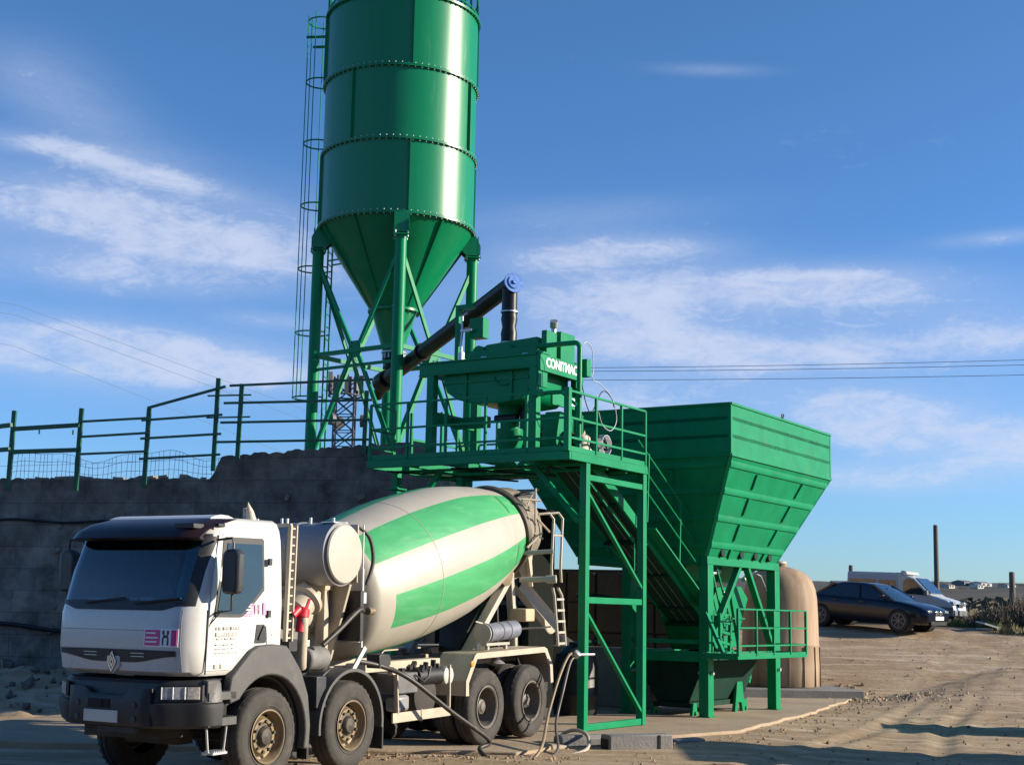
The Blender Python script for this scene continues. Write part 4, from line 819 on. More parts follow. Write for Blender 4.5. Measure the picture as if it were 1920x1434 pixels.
# sun visor
rows = []
for z, o_ in ((2.775, .17), (2.80, .215), (2.88, .20), (2.96, .14), (3.02, .08)): rows.append([(FX(z, y)+o_, y, z) for y in [lerp(-.96, .96, k/28) for k in range(29)]])
vs_ = B().slab(rows, (-.05, 0, .012)).obj('sun_visor', VISOR, cab)
b = B(); b.bx(1.02, 1.2, .62, .9, 2.9, 2.96); b.bx(.75, .87, .9, .98, 2.93, 2.97); pieces(b, 'marker_lamp', BLACK, cab, bevel=.01)
rows = [[(x, y, 3.03+.06*(1-((x-.56)/.24)**2)*.9) for y in (-.78, -.4, 0, .4, .78)] for x in (.35, .47, .6, .7, .78)]
B().slab(rows, (0, 0, -.04)).obj('roof_deflector', WHITE, cab)
# grille, emblem, seams, stickers
gz0 = lambda y: 1.425+.075*sst(.25, .88, abs(y)); gz1 = lambda y: 1.565-.005*sst(.3, .86, abs(y))
gr = fpatch(0, 0, -.86, .86, .008, 36, zf0=gz0, zf1=gz1).obj('grille', PLASTD, cab)
b = B()
for z in (1.49, 1.525): b.bar((FX(z, -.45)+.012, -.45, z), (FX(z, .45)+.012, .45, z), .01, .008)
pieces(b, 'grille_bar', STEEL, gr)
b = B(); ex = FX(1.42, 0)+.02; pl = lambda s_: [(0, .118*s_), (.064*s_, 0), (0, -.118*s_), (-.064*s_, 0)]
for s1, s2 in ((1, .72), (.56, .22)):
    o_, i_ = pl(s1), pl(s2)
    for k in range(4): q = [o_[k], o_[(k+1) % 4], i_[(k+1) % 4], i_[k]]; b.prism(q, (ex, 0, 1.425), (0, 1, 0), (0, 0, 1), (.022, 0, 0))
b.obj('emblem', CHROME, gr)
B().prism([(0, .16), (.10, .05), (.095, -.06), (0, -.14), (-.095, -.06), (-.10, .05)], (FX(1.42, 0)-.01, 0, 1.43), (0, 1, 0), (0, 0, 1), (.028, 0, 0)).obj('emblem_plinth', WHITE, gr, bevel=.01)
b = fpatch(1.335, 2.0, .895, .902, .003, 2, 10, th=-.004); 
for z in (1.775,): b2_ = fpatch(z-.003, z+.003, -.95, .87, .002, 30, 1, th=-.004); b.add(b2_.v, b2_.f)
b.obj('panel_seam', mat('seam_grey', (.22, .22, .23), .6), cab)
st = fpatch(1.60, 1.80, .44, .88, .006, 10, 2, th=-.004).obj('front_sticker', PAPER, cab)
fpatch(1.615, 1.785, .455, .66, .010, 6, 2, th=-.003).obj('magenta_block', PINK, st); fpatch(1.615, 1.785, .805, .865, .010, 4, 2, th=-.003).obj('magenta_bar', PINK, st)
b = B()
for z, y1 in ((1.75, .60), (1.70, .635), (1.655, .62)): q = fpatch(z-.008, z+.008, .47, y1, .013, 6, 1, th=-.003); b.add(q.v, q.f)
b.obj('text_line', PAPER, st)
b = B()
for ya, yb, za, zb in ((.69, .71, 1.62, 1.70), (.755, .775, 1.62, 1.70), (.70, .765, 1.70, 1.73), (.69, .715, 1.735, 1.78), (.75, .775, 1.735, 1.78)): q = fpatch(za, zb, ya, yb, .011, 2, 1, th=-.003); b.add(q.v, q.f)
b.obj('pictogram', mat('sticker_black', (.03, .03, .035), .5), st)
# left side: door, window, seams, lettering
def sidepoly(poly, off, th=.012):
    k = len(poly); v0 = [(x, sec(z)[1]+off-th, z) for x, z in poly]; v1 = [(x, sec(z)[1]+off, z) for x, z in poly]; return B().add(v0+v1, [tuple(range(k)), tuple(range(2*k-1, k-1, -1))]+[(i, k+i, k+(i+1) % k, (i+1) % k) for i in range(k)])
dr = sidepoly([(1.06, 1.335), (1.055, 1.95), (.99, 2.4), (.87, 2.84), (.04, 2.84), (.0, 2.80), (.0, 1.78), (.25, 1.60), (.50, 1.45), (.62, 1.335)], .012, .016).obj('door', WHITE, cab, bevel=.004)
sidepoly([(.965, 1.93), (.50, 1.92), (.42, 1.96), (.10, 2.22), (.09, 2.80), (.12, 2.82), (.76, 2.82), (.80, 2.80)], .018).obj('window_seal', BLACK, dr)
sidepoly([(.93, 1.965), (.52, 1.955), (.45, 1.985), (.14, 2.25), (.13, 2.73), (.15, 2.75), (.74, 2.75)], .024).obj('side_window', GLASS, dr)
b = sidepoly([(.25, 1.62), (.05, 1.62), (.03, 1.66), (.05, 1.80), (.10, 1.83), (.22, 1.83)], .017); b.obj('handle_recess', PLASTD, dr)
B().bar((.19, 1.055, 1.66), (.10, 1.055, 1.81), .03, .035, (0, 1, 0)).obj('door_handle', BLACK, dr)
s2_ = sidepoly([(.50, 1.93), (.30, 1.93), (.30, 2.07), (.50, 2.07)], .015, .004).obj('side_sticker', PINKL, dr); 
b = B()
for z, x1 in ((2.035, .33), (2.0, .32), (1.965, .36)): b.bx(x1, .48, 1.0545, 1.0565, z-.006, z+.006)
b.obj('text_line', PAPER, s2_)
sidepoly([(.115, 1.94), (.06, 1.94), (.06, 2.08), (.115, 2.08)], .015, .004).obj('pink_bar', PINKL, dr)
b = B()
for xa, xb in ((.27, .25), (.20, .18), (.255, .195)): b.bx(xb, xa, 1.053, 1.056, 1.95 if xa != .255 else 2.0, 2.06 if xa != .255 else 2.012)
b.obj('pictogram', PINKL, dr)
rnd = random.Random(11); b = B()
for z, h_, x0, x1 in ((1.80, .034, .92, .52), (1.735, .044, .92, .58), (1.685, .016, .90, .58), (1.62, .014, .92, .62), (1.575, .012, .92, .62), (1.53, .010, .92, .55), (1.385, .05, .93, .78)):
    x = x0
    while x > x1: w_ = rnd.uniform(.012, .03); b.bx(x-w_, x, 1.0525, 1.0545, z-h_/2, z+h_/2); x -= w_+rnd.choice((.007, .007, .008, .03))
b.obj('door_lettering', INK, dr)['kind'] = 'stuff'
b = B()
for z0_, z1_, x_ in ((1.30, 2.0, 1.075), (1.34, 2.83, .018)): b.bar((x_, sec(1.6)[1]+.004, z0_), (x_-.004, sec(z1_)[1]+.004, z1_), .012, .012)
b.obj('door_gap', HOLE, cab); b = B(); b.box((.02, 1.055, 2.55), (.05, .03, .08)); b.box((.02, 1.06, 1.95), (.05, .03, .08)); b.obj('door_hinge', BLACK, cab)
b = B(); b.bx(-.17, -.07, 1.036, 1.042, 1.70, 1.72); b.bx(-.2, -.05, 1.036, 1.041, 1.735, 1.745); b.obj('small_lettering', INK, cab)
b = B(); b.pipe([(.86, 1.06, 1.98), (.9, 1.10, 2.0), (1.02, 1.04, 1.85), (1.06, 1.03, 1.78)], .008, 6); b.obj('mirror_cable', BLACK, cab)
b = B(); b.bar((-.235, -.9, 3.0), (-.235, .9, 3.0), .02, .03); b.obj('roof_gutter', BLACK, cab)
# mirrors
for s_ in (1, -1):
    b = B(); b.prism([(-.10, -.24), (.10, -.24), (.12, -.12), (.12, .20), (.07, .26), (-.07, .26), (-.12, .2), (-.12, -.12)], (.98, s_*1.25, 2.42), (0, 1, 0), (0, 0, 1), (-.13, 0, 0)); mi = b.obj('mirror', PLASTD, cab, bevel=.035)
    b = B(); b.bx(.848, .852, s_*1.25-.095, s_*1.25+.095, 2.22, 2.64); b.obj('mirror_glass', GLASS, mi)
    b = B(); b.pipe([(.92, s_*1.02, 2.78), (.93, s_*1.24, 2.80), (.93, s_*1.26, 2.74), (.93, s_*1.26, 2.0), (.95, s_*1.03, 1.97)], .014, 8); b.obj('mirror_arm', BLACK, mi)
b = B(); b.cyl((-.1, .55, 3.0), (-.1, .55, 3.2), .02); b.lathe((-.14, .62, 3.04), (.3, 0, 1), [(0, .07), (.12, .05), (.24, .0)], 12); b.obj('roof_beacon', CREAMF, cab)
# bumper
def bump(z):
    return (1.36 if z < .75 else 1.47 if z < 1.05 else 1.44)
def BX(y, xf, hw, rc): 
    a = abs(y); x = xf-.05*(y/hw)**2
    if a > .62: x -= .20*sst(.62, 1.1, a)*1.2
    if a > hw-rc: x -= rc-sqrt(max(0, rc*rc-(a-hw+rc)**2))
    return x
b = B(); rows = []
for z, xf, hw in ((.72, 1.38, 1.10), (.75, 1.42, 1.13), (.92, 1.46, 1.14), (.985, 1.46, 1.14), (1.0, 1.42, 1.12), (1.20, 1.38, 1.09), (1.235, 1.34, 1.07)):
    ys = [hw*cos(R(k*180/52)) for k in range(53)]; ys = [hw*(1-2*k/60) for k in range(61)]
    r_ = [(.86, hw, z)]+[(BX(y, xf, hw, .16), y, z) for y in ys]+[(.86, -hw, z)]; rows.append(r_)
b.grid(rows); b.add(rows[-1], [tuple(range(len(rows[-1])))]); b.add(rows[0], [tuple(range(len(rows[0])))]); PLASTB = mat('bumper_plastic_shaded', (.020, .021, .024), .5, 0, .15, 5, (.07, .06, .05), .15, 4, bump=.1, bsc=90); bm_ = b.obj('bumper', PLASTB, tk, ang=32)  # plastic darker than the wing's, the front's shade held in its colour
b = B(); rows = []
for z, o_ in ((.74, .03), (.78, .05), (.98, .05), (1.05, .045), (1.15, .02)):
    rows.append([(BX(y, 1.46, 1.14, .16)+o_*sst(.60, .52, abs(y)), y, z+(.0 if z < 1.1 else -.07*sst(.36, .24, abs(y)))) for y in [lerp(-.60, .60, k/30) for k in range(31)]])
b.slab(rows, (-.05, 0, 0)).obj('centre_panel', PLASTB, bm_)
b = B(); b.bx(1.49, 1.518, -.25, .07, .925, 1.025); b.bx(1.505, 1.53, -.045, -.03, .94, 1.01); b.obj('tow_recess', HOLE, bm_)
b = B()
for y, z in ((-.42, .97), (-.42, .82), (.42, .97), (.42, .82)): b.cyl((1.45, y, z), (1.515, y, z), .035, 14)
pieces(b, 'bolt_cap', PLASTD, bm_)
b = B(); b.bx(1.50, 1.525, -.30, .20, .775, .905); b.obj('number_plate', mat('blank_plate', (.50, .51, .48), .5, 0, .04), bm_, bevel=.004)
b = B(); b.bar((1.40, -.2, .69), (1.40, .38, .69), .02, .06); b.bar((1.36, .38, .68), (1.41, .38, .68), .02, .09); b.obj('plate_bracket', BLACK, bm_)
b = B(); b.bx(.75, 1.2, -.6, .5, .58, .72); b.bx(.5, .75, -.4, .4, .48, .66); pieces(b, 'under_tray', mat('dusty_black', (.05, .045, .04), .9, 0, .3, 4), tk)
for s_ in (1, -1):
    rows = [[(BX(y, 1.42, 1.12, .16)+.02, y, z) for y in [lerp(.66, 1.06, k/14)*s_ for k in range(15)]] for z in (1.02, 1.08, 1.14, 1.19)]; hl = B().slab(rows, (-.03, 0, 0)).obj('headlamp_frame', BLACK, bm_)
    def lamp(y0, y1, m_, nm): rows = [[(BX(y, 1.42, 1.12, .16)+.026, y, z) for y in [lerp(y0, y1, k/8)*s_ for k in range(9)]] for z in (1.04, 1.08, 1.13, 1.17)]; B().slab(rows, (-.02, 0, 0)).obj(nm, m_, hl)
    lamp(.71, .93, mat('clear_lamp', (.50, .52, .55), .12, .4, .4, 30), 'headlamp_lens'); lamp(.94, 1.04, mat('indicator_lens', (.62, .56, .50), .15, .2, .3, 30), 'indicator')
    b = B()
    for yy in (.72, .82, .92): b.box((BX(yy*s_, 1.42, 1.12, .16)+.028, yy*s_, 1.105), (.012, .008, .13))
    b.obj('lens_divider', STEEL, hl)
# entry steps between bumper and front wheel
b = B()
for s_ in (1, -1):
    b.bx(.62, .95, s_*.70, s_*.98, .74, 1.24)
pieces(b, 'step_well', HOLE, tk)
for z, x0 in ((1.06, .60), (.78, .58)):
    b = B(); b.bx(x0, 1.06, .80, 1.10, z-.045, z+.045); 
    for k in range(9): b.bx(x0+.04+k*.045, x0+.06+k*.045, .98, 1.09, z+.045, z+.055)
    b.obj('step', PLAST, tk, bevel=.015)
b = B(); b.prism([(1.06, .76), (.95, .78), (.86, .9), (.90, 1.02), (.98, 1.08), (.86, 1.20), (.88, 1.24), (1.08, 1.24)], (0, .98, 0), (1, 0, 0), (0, 0, 1), (0, .11, 0)); b.obj('step_side', PLAST, tk, bevel=.02)
b = B(); b.pipe([(1.0, 1.02, .74), (.96, 1.02, .46), (.94, 1.02, .44), (.70, 1.02, .44), (.66, 1.02, .74)], .014, 7); b.bx(.70, .94, .92, 1.08, .425, .45)
for k in range(6): b.bx(.72+k*.035, .735+k*.035, .93, 1.07, .45, .465)
b.obj('stirrup_step', STEEL, tk)
# front wing over axle one
def archpanel(cx_, out, ri, a0, a1, y0, y1, m_, name, par=tk):
    inn = [(cx_+ri*cos(R(a)), .55+ri*sin(R(a))) for a in [lerp(a0, a1, k/18) for k in range(19)]]
    return B().prism(out+inn, (0, y0, 0), (1, 0, 0), (0, 0, 1), (0, y1-y0, 0)).obj(name, m_, par, bevel=.02)
archpanel(0, [(-.78, .34), (-.80, .62), (-.74, .98), (-.60, 1.26), (-.44, 1.44), (-.30, 1.575), (-.05, 1.60), (.22, 1.59), (.34, 1.54), (.68, 1.26), (.72, 1.10), (.70, .96)], .70, 40, 196, .98, 1.10, PLAST, 'front_wing')
archpanel(0, [(-.74, .2), (-.72, 1.0), (-.45, 1.38), (.3, 1.4), (.66, 1.1), (.64, .9)], .66, 40, 205, .50, .975, PLASTD, 'wheel_arch')
b = B(); b.bx(-.80, -.76, .62, 1.08, .22, .70); b.obj('mud_flap', BLACK, tk)
# wing over axle two
A2, A3, A4 = -1.666, -5.079, -6.455
b = B(); b.lathe((A2, .58, .55), (0, 1, 0), [(0, .70), (.52, .70), (.52, .66), (.50, .66), (.50, .675), (0, .675), (0, .70)], 36, R(-186), R(6), False, (1, 0, 0)); wg = b.obj('second_wing', PLAST, tk, ang=50)
b = B(); b.bx(A2+.50, A2+.70, .52, 1.05, .80, 1.18); b.bar((A2+.55, 1.0, 1.16), (A2+.35, 1.0, 1.27), .03); b.bar((A2+.72, .7, 1.19), (A2+.3, .7, 1.30), .02); b.obj('wing_box', PLASTD, wg, bevel=.03)
b = B(); b.bx(A2-.73, A2-.70, .60, 1.08, .20, .62); b.obj('mud_flap', BLACK, wg)
# ---- wheels
def tyre_mesh(w_, lug):
    b = B(); n_ = 72; prof = [(-w_/2+.02, .30), (-w_/2, .36), (-w_/2-.006, .43), (-w_/2+.004, .50), (-w_/2+.03, .542), (-w_/2+.075, .55), (-.05, .55), (-.045, .538), (-.03, .538), (-.025, .55), (.025, .55), (.03, .538), (.045, .538), (.05, .55), (w_/2-.075, .55), (w_/2-.03, .542), (w_/2-.004, .50), (w_/2+.006, .43), (w_/2, .36), (w_/2-.02, .30)]
    rows = []
    for t_, r_ in prof:
        row = []
        for j in range(n_):
            q = r_
            if .54 < r_ < .546: q = r_-(.020 if j % 2 else 0)
            if r_ == .55 and abs(t_) > .06: q = r_-(.018 if j % 2 else 0)
            row.append((q*cos(2*pi*j/n_), t_, q*sin(2*pi*j/n_)))
        rows.append(row)
    b.grid(rows, True); b.lathe((0, w_/2-.003, 0), (0, 1, 0), [(0, .455), (.007, .462), (.007, .472), (0, .48)], 64, caps=False); b.lathe((0, w_/2-.004, 0), (0, 1, 0), [(0, .335), (.009, .345), (.009, .352), (0, .36)], 64, caps=False)
    return b
def rim_front():
    b = B(); b.lathe((0, .0, 0), (0, 1, 0), [(.135, .302), (.148, .308), (.150, .296), (.135, .282), (.06, .272), (.03, .262), (.02, .235), (.035, .225), (.065, .205), (.085, .195), (.09, .172), (.085, .155), (.07, .148), (.07, .0)], 64, caps=False)
    return b
def rim_rear():
    b = B(); b.lathe((0, 0, 0), (0, 1, 0), [(.125, .300), (.138, .306), (.140, .292), (.125, .275), (-.02, .262), (-.10, .235), (-.115, .20), (-.11, .14), (-.11, 0)], 64, caps=False)
    b.lathe((0, -.11, 0), (0, 1, 0), [(0, .125), (.10, .12), (.15, .105), (.165, .07), (.18, .06), (.185, 0)], 32, caps=False)
    for k in range(10): a = k*pi/5; b.cyl((.165*cos(a), -.115, .165*sin(a)), (.165*cos(a), -.085, .165*sin(a)), .016, 6)
    return b
whf = bpy.data.objects.new('wheel', None); COL.objects.link(whf); whf.parent = tk
ty_ = tyre_mesh(.29, 1).obj('tyre', RUB, whf, ang=45); rf_ = rim_front().obj('rim', RIM, whf, ang=40)
b = B()
for k in range(10): a = k*pi/5+.3; e = Ve((cos(a), 0, sin(a))); b.lathe(e*.243+Ve((0, .022, 0)), (0, 1, 0), [(0, .024), (.012, .020)], 10)
b.obj('vent_hole', HOLE, rf_) if False else None
hu = B(); hu.lathe((0, .06, 0), (0, 1, 0), [(0, .140), (.012, .138), (.02, .118), (.05, .108), (.07, .09), (.075, .05), (.085, 0)], 32, caps=False)
for k in range(10): a = k*pi/5; hu.cyl((.172*cos(a), .075, .172*sin(a)), (.172*cos(a), .112, .172*sin(a)), .019, 6)
hu.obj('hub', mat('dark_hub', (.05, .042, .034), .6, .2, .4, 14, (.16, .12, .08), .3, 12), whf, ang=40)
hb = B()
for k in range(10): a = k*pi/5+.3; hb.lathe((.248*cos(a), .026, .248*sin(a)), (0, 1, 0), [(0, .026), (.004, .026)], 10)
hb.obj('vent_holes', HOLE, whf)['kind'] = 'stuff'
for k in range(1): pass
whr = bpy.data.objects.new('wheel', None); COL.objects.link(whr); whr.parent = tk
t2 = tyre_mesh(.27, 1).obj('tyre', RUB, whr, ang=45); t2.location = (0, 0, 0); t3 = t2.copy(); COL.objects.link(t3); t3.location = (0, -.33, 0)
rim_rear().obj('rim', RIMD, whr, ang=40)
def place(w_, x, s_, y, rot=0): w_.location = (x, s_*y, .55); w_.rotation_euler = (0, rot, 0 if s_ > 0 else pi)
first = True
for x, rot in ((0, .2), (A2, .9)):
    for s_ in (1, -1):
        w_ = whf if first else copy_tree(whf, tk); first = False; place(w_, x, s_, .945, rot)
first = True
for x, rot in ((A3, .5), (A4, 1.3)):
    for s_ in (1, -1):
        w_ = whr if first else copy_tree(whr, tk); first = False; place(w_, x, s_, .955, rot)
for x in (0, A2, A3, A4):
    b = B(); b.cyl((x, -.78, .55), (x, .78, .55), .09, 14); b.lathe((x, -.2, .55), (0, 1, 0), [(0, .1), (.1, .2), (.3, .2), (.4, .1)], 16) if x < -3 else None; b.obj('axle', BLACK, tk)
# ---- chassis
b = B()
for s_ in (1, -1): b.bx(-7.1, 1.0, s_*.40-.04, s_*.40+.04, .86, 1.12)
for x in (-7.05, -5.8, -4.2, -2.9, -1.0, .6): b.bx(x-.05, x+.05, -.355, .355, .9, 1.08)
b.obj('chassis_frame', BLACK, tk)
b = B()
for s_ in (1, -1): b.bx(-7.0, -1.75, s_*.46-.05, s_*.46+.05, 1.125, 1.24)
b.bx(-4.35, -2.3, .52, .72, 1.14, 1.27); pieces(b, 'subframe', CREAMF, tk, bevel=.01)
b = B(); b.bx(-.9, .55, -.5, .5, .62, 1.25); b.bx(-7.0, -4.4, -.36, .36, .60, .85); pieces(b, 'engine_block', BLACK, tk)
# ---- drum
F_ = Ve((-2.45, 0, 2.13)); Q_ = Ve((-7.40, 0, 3.25)); dd = (Q_-F_).normalized(); DL = (Q_-F_).length
PR = [(-.22, .0), (-.20, .35), (-.13, .62), (-.04, .79), (.03, .87), (.11, .905), (.42, .945), (.75, .98), (1.15, 1.015), (1.60, 1.045), (1.9, 1.055), (2.4, 1.055), (2.9, 1.045), (3.2, 1.03), (3.6, .985), (4.0, .93), (4.35, .87), (4.5, .84), (4.62, .815), (5.0, .725), (5.25, .66), (DL, .57)]
KS = .915; PR = [(a*KS if .2 < a < DL else a, r_) for a, r_ in PR]
def stripe(i, j):
    if PR[i][0] > 4.95*KS: return 3
    th = (j+.5)*3; t_ = PR[i][0]; s_ = ((th-33) % 60)
    if t_ < .06 or s_ > 29.5: return 0
    if 60 < (th-33) % 180 < 90 and t_ < .3: return 0
    if 4.3*KS < t_ < 4.45*KS and 3 < s_ < 26: return 2
    return 1
b = B(); b.lathe(F_, dd, PR, 120, caps=False, ref=(0, 0, 1), fm=stripe); drm = b.obj('drum', [CREAM, DGREEN, DGREEN2, mat('crusted_mouth', (.22, .19, .15), .8, 0, .3, 5, (.10, .085, .07), .45, 6, bump=.8, bsc=30)], tk, ang=60)
b = B()
for t_, r_ in ((1.60*KS, 1.046), (4.35*KS, .87)): b.lathe(F_+dd*(t_-.005), dd, [(0, r_-.01), (.0, r_+.002), (.01, r_+.002), (.01, r_-.01)], 120, caps=False)
pieces(b, 'weld_seam', mat('seam_cream', (.36, .32, .25), .6), drm)
b = B(); b.lathe(F_+dd*4.98*KS, dd, [(0, .70), (0, .785), (.11, .785), (.11, .68)], 96, caps=False); b.obj('roller_ring', mat('worn_ring', (.10, .085, .07), .55, .5, .25, 6), drm)
b = B(); b.lathe(F_+dd*(DL-.12), dd, [(0, .57), (.02, .62), (.10, .62), (.12, .54)], 64, caps=False); b.obj('mouth_ring', CREAM, drm)
# ---- front pedestal, gearbox, water tank
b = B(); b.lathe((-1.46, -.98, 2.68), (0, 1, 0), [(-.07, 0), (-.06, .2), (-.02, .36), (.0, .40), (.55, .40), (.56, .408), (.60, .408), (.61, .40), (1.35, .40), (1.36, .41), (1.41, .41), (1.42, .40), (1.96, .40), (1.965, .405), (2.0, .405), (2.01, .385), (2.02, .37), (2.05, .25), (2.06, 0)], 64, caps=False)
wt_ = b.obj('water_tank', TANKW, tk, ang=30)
b = B(); b.lathe((-1.46, 1.06, 2.68), (0, 1, 0), [(.0, .375), (.02, .36), (.035, .2), (.04, 0)], 48, caps=False); b.obj('tank_end', CREAM, wt_)  # end kept in lighter cream, its sunlit tone put in the colour
b = B()
for x, y in ((-1.4, -.3), (-1.4, .1), (-1.45, .15), (-1.35, .6), (-1.5, .85)): b.cyl((x, y, 3.06), (x, y, 3.14), .02, 8)
b.bx(-1.6, -1.3, .8, 1.0, 3.07, 3.085); pieces(b, 'filler_fitting', STEEL, wt_)
b = B(); b.bx(-1.86, -1.83, .55, 1.0, 2.32, 3.07); b.prism([(.25, 2.3), (.95, 2.3), (.62, 1.2), (.32, 1.2)], (-1.80, 0, 0), (0, 1, 0), (0, 0, 1), (.05, 0, 0)); b.prism([(-.25, 2.3), (-.95, 2.3), (-.62, 1.2), (-.32, 1.2)], (-1.80, 0, 0), (0, 1, 0), (0, 0, 1), (.05, 0, 0)); b.bx(-1.86, -1.56, -.7, .7, 2.22, 2.30)
b.bar((-1.62, .62, 2.25), (-1.62, .62, 1.22), .10, .14); b.bar((-1.2, .62, 2.28), (-1.68, .62, 2.1), .05, .1); b.obj('front_pedestal', CREAMF, tk, bevel=.01)
b = B(); b.lathe((-1.15, .30, 1.86), (-1, 0, .14), [(0, .10), (.15, .14), (.16, .24), (.25, .25), (.45, .28), (.62, .27), (.66, .31), (.80, .31)], 32); b.lathe((-.95, .62, 1.9), (-.6, .1, .45), [(0, .12), (.10, .12), (.12, .17), (.3, .17), (.33, .22), (.38, .22)], 24); b.lathe((-1.85, .05, 1.97), (-1, 0, .2), [(0, .30), (.1, .30), (.12, .24), (.55, .34)], 28); b.obj('drum_gearbox', CREAMF, tk)
b = B()
for k in range(12): a = k*pi/6; b.cyl((-1.83, .30+.28*cos(a), 1.95+.28*sin(a)), (-1.86, .30+.28*cos(a), 1.95+.28*sin(a)), .018, 6)
b.bx(-1.40, -1.10, .05, .60, 1.42, 1.60); b.obj('gearbox_bolts', STEEL, tk)
b = B(); b.bx(-1.98, -1.90, .66, 1.02, 1.58, 2.22); oc = b.obj('oil_cooler', BLACK, tk, bevel=.01)
b = B(); b.cyl((-1.99, .98, 1.5), (-1.99, .98, 2.5), .022, 8); b.cyl((-1.99, .98, 1.55), (-1.99, .98, 3.07), .012, 8); b.bx(-2.03, -1.97, .94, 1.02, 2.06, 2.20); b.bar((-1.95, .98, 1.58), (-1.98, .5, 1.56), .03); b.bar((-1.8, .98, 1.2), (-2.05, 1.0, 1.5), .03, .06); b.obj('gauge_post', STEEL, oc)
b = B(); b.cyl((-2.02, 1.05, 1.96), (-2.14, 1.05, 1.96), .05, 14); b.obj('air_filter_cap', RIM, oc)
hose_curve('hydraulic_hose', [(-2.0, 1.0, 1.95), (-1.85, 1.02, 1.97), (-1.5, 1.0, 1.75), (-1.2, .95, 1.55)], .035, HOSEB, None, None, par=oc); hose_curve('hydraulic_hose', [(-1.9, .95, 3.05), (-2.1, 1.0, 2.9), (-2.16, 1.02, 2.6), (-2.05, 1.0, 2.3)], .025, HOSEB, None, None, par=oc)
b = B(); b.bx(-1.30, -.85, .1, .55, 1.25, 1.85); b.lathe((-1.5, .75, 1.38), (1, 0, 0), [(0, .08), (.04, .15), (.42, .15), (.46, .08)], 20); b.obj('pump_housing', mat('dusty_grey', (.16, .155, .15), .7, 0, .25, 6, (.25, .2, .15), .25, 5), tk, bevel=.02)
hose_curve('coolant_hose', [(-.72, 1.0, 1.98), (-.70, 1.02, 1.85), (-.72, 1.0, 1.6), (-.74, .98, 1.38), (-.78, .95, 1.30)], .062, CREAMF, None, None, 12, par=tk)
b = B(); b.lathe((-.72, 1.0, 2.02), (.2, 0, -1), [(0, .05), (.03, .085), (.12, .085), (.14, .06), (.3, .06)], 16); b.cyl((-.62, 1.0, 2.0), (-.5, 1.0, 1.92), .05); b.bar((-.72, 1.04, 2.0), (-.76, 1.06, 2.12), .03); b.obj('red_coupling', RED, tk)
b = B(); b.lathe((-.52, .92, 1.75), (0, 0, 1), [(0, .05), (.03, .1), (.2, .1), (.24, .05)], 16); b.bx(-.62, -.46, .6, 1.0, 1.5, 1.64); b.cyl((-.56, .9, 1.3), (-.5, .95, 1.7), .04); b.obj('valve_block', BLACK, tk)
b = B(); b.bar((-.38, 1.0, 1.62), (-.42, 1.0, 3.0), .035, .05); b.bar((-.49, 1.0, 1.62), (-.53, 1.0, 3.0), .02, .05)
for k in range(14): b.bar((-.38-.003*k, 1.0, 1.66+k*.1), (-.50-.003*k, 1.0, 1.66+k*.1), .02)
b.bar((-.44, .3, 3.0), (-.44, 1.0, 3.0), .04); b.obj('rear_cab_rack', CREAMF, tk)
b = B(); b.cyl((-.52, -.75, 1.3), (-.52, -.75, 3.1), .07); b.obj('exhaust_stack', STEEL, tk)
# ---- side equipment between axles two and three
b = B(); b.bx(-4.05, -2.60, 1.06, 1.09, .50, .63); b.bx(-3.31, -3.28, 1.055, 1.10, .485, .64); b.bar((-2.72, 1.07, .62), (-2.68, 1.07, 1.14), .03, .06); b.bar((-2.68, 1.07, 1.15), (-2.50, 1.07, 1.15), .03, .05); b.bar((-4.03, 1.07, .62), (-4.03, 1.07, 1.2), .03, .05); pieces(b, 'side_guard', CREAMF, tk, bevel=.006)
b = B(); b.bx(-3.3, -2.75, .62, 1.02, .86, 1.13); b.obj('battery_box', mat('box_grey', (.11, .11, .11), .6, 0, .2, 5, (.2, .16, .12), .2, 5), tk, bevel=.015)
b = B(); b.lathe((-3.95, .92, 1.06), (1, 0, 0), [(0, .13), (.62, .13)], 24); b.obj('air_tank', BLACK, tk)
b = B(); b.lathe((-4.05, 1.0, 1.05), (0, 1, 0), [(0, .13), (.05, .13), (.07, .1), (.08, 0)], 24); b.obj('round_cover', mat('pale_cover', (.55, .56, .5), .5, 0, .12, 8), tk)
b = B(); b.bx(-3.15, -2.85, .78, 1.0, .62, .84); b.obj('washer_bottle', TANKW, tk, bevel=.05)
b = B(); b.lathe((-3.62, .62, .80), (0, 1, 0), [(0, .2), (.03, .28), (.32, .28), (.35, .2)], 28); b.obj('spare_bundle', RUB, tk)
b = B()
for k in range(7): b.box((-2.95-.15*k, .98+.03*(k % 2), 1.17+.03*(k % 3)), (.10, .06, .05), (0, .3*k, .2))
b.pipe([(-3.2, 1.04, 1.10), (-3.35, 1.08, 1.0), (-3.5, 1.06, 1.05), (-3.6, 1.04, 1.2)], .012, 6); b.obj('valve_cluster', BLACK, tk)
b = B(); b.bx(-2.55, -2.30, .85, 1.06, 1.22, 1.40); b.cyl((-2.6, 1.0, 1.25), (-2.6, 1.0, 1.36), .03); b.obj('pump_box', BLACK, tk, bevel=.015)
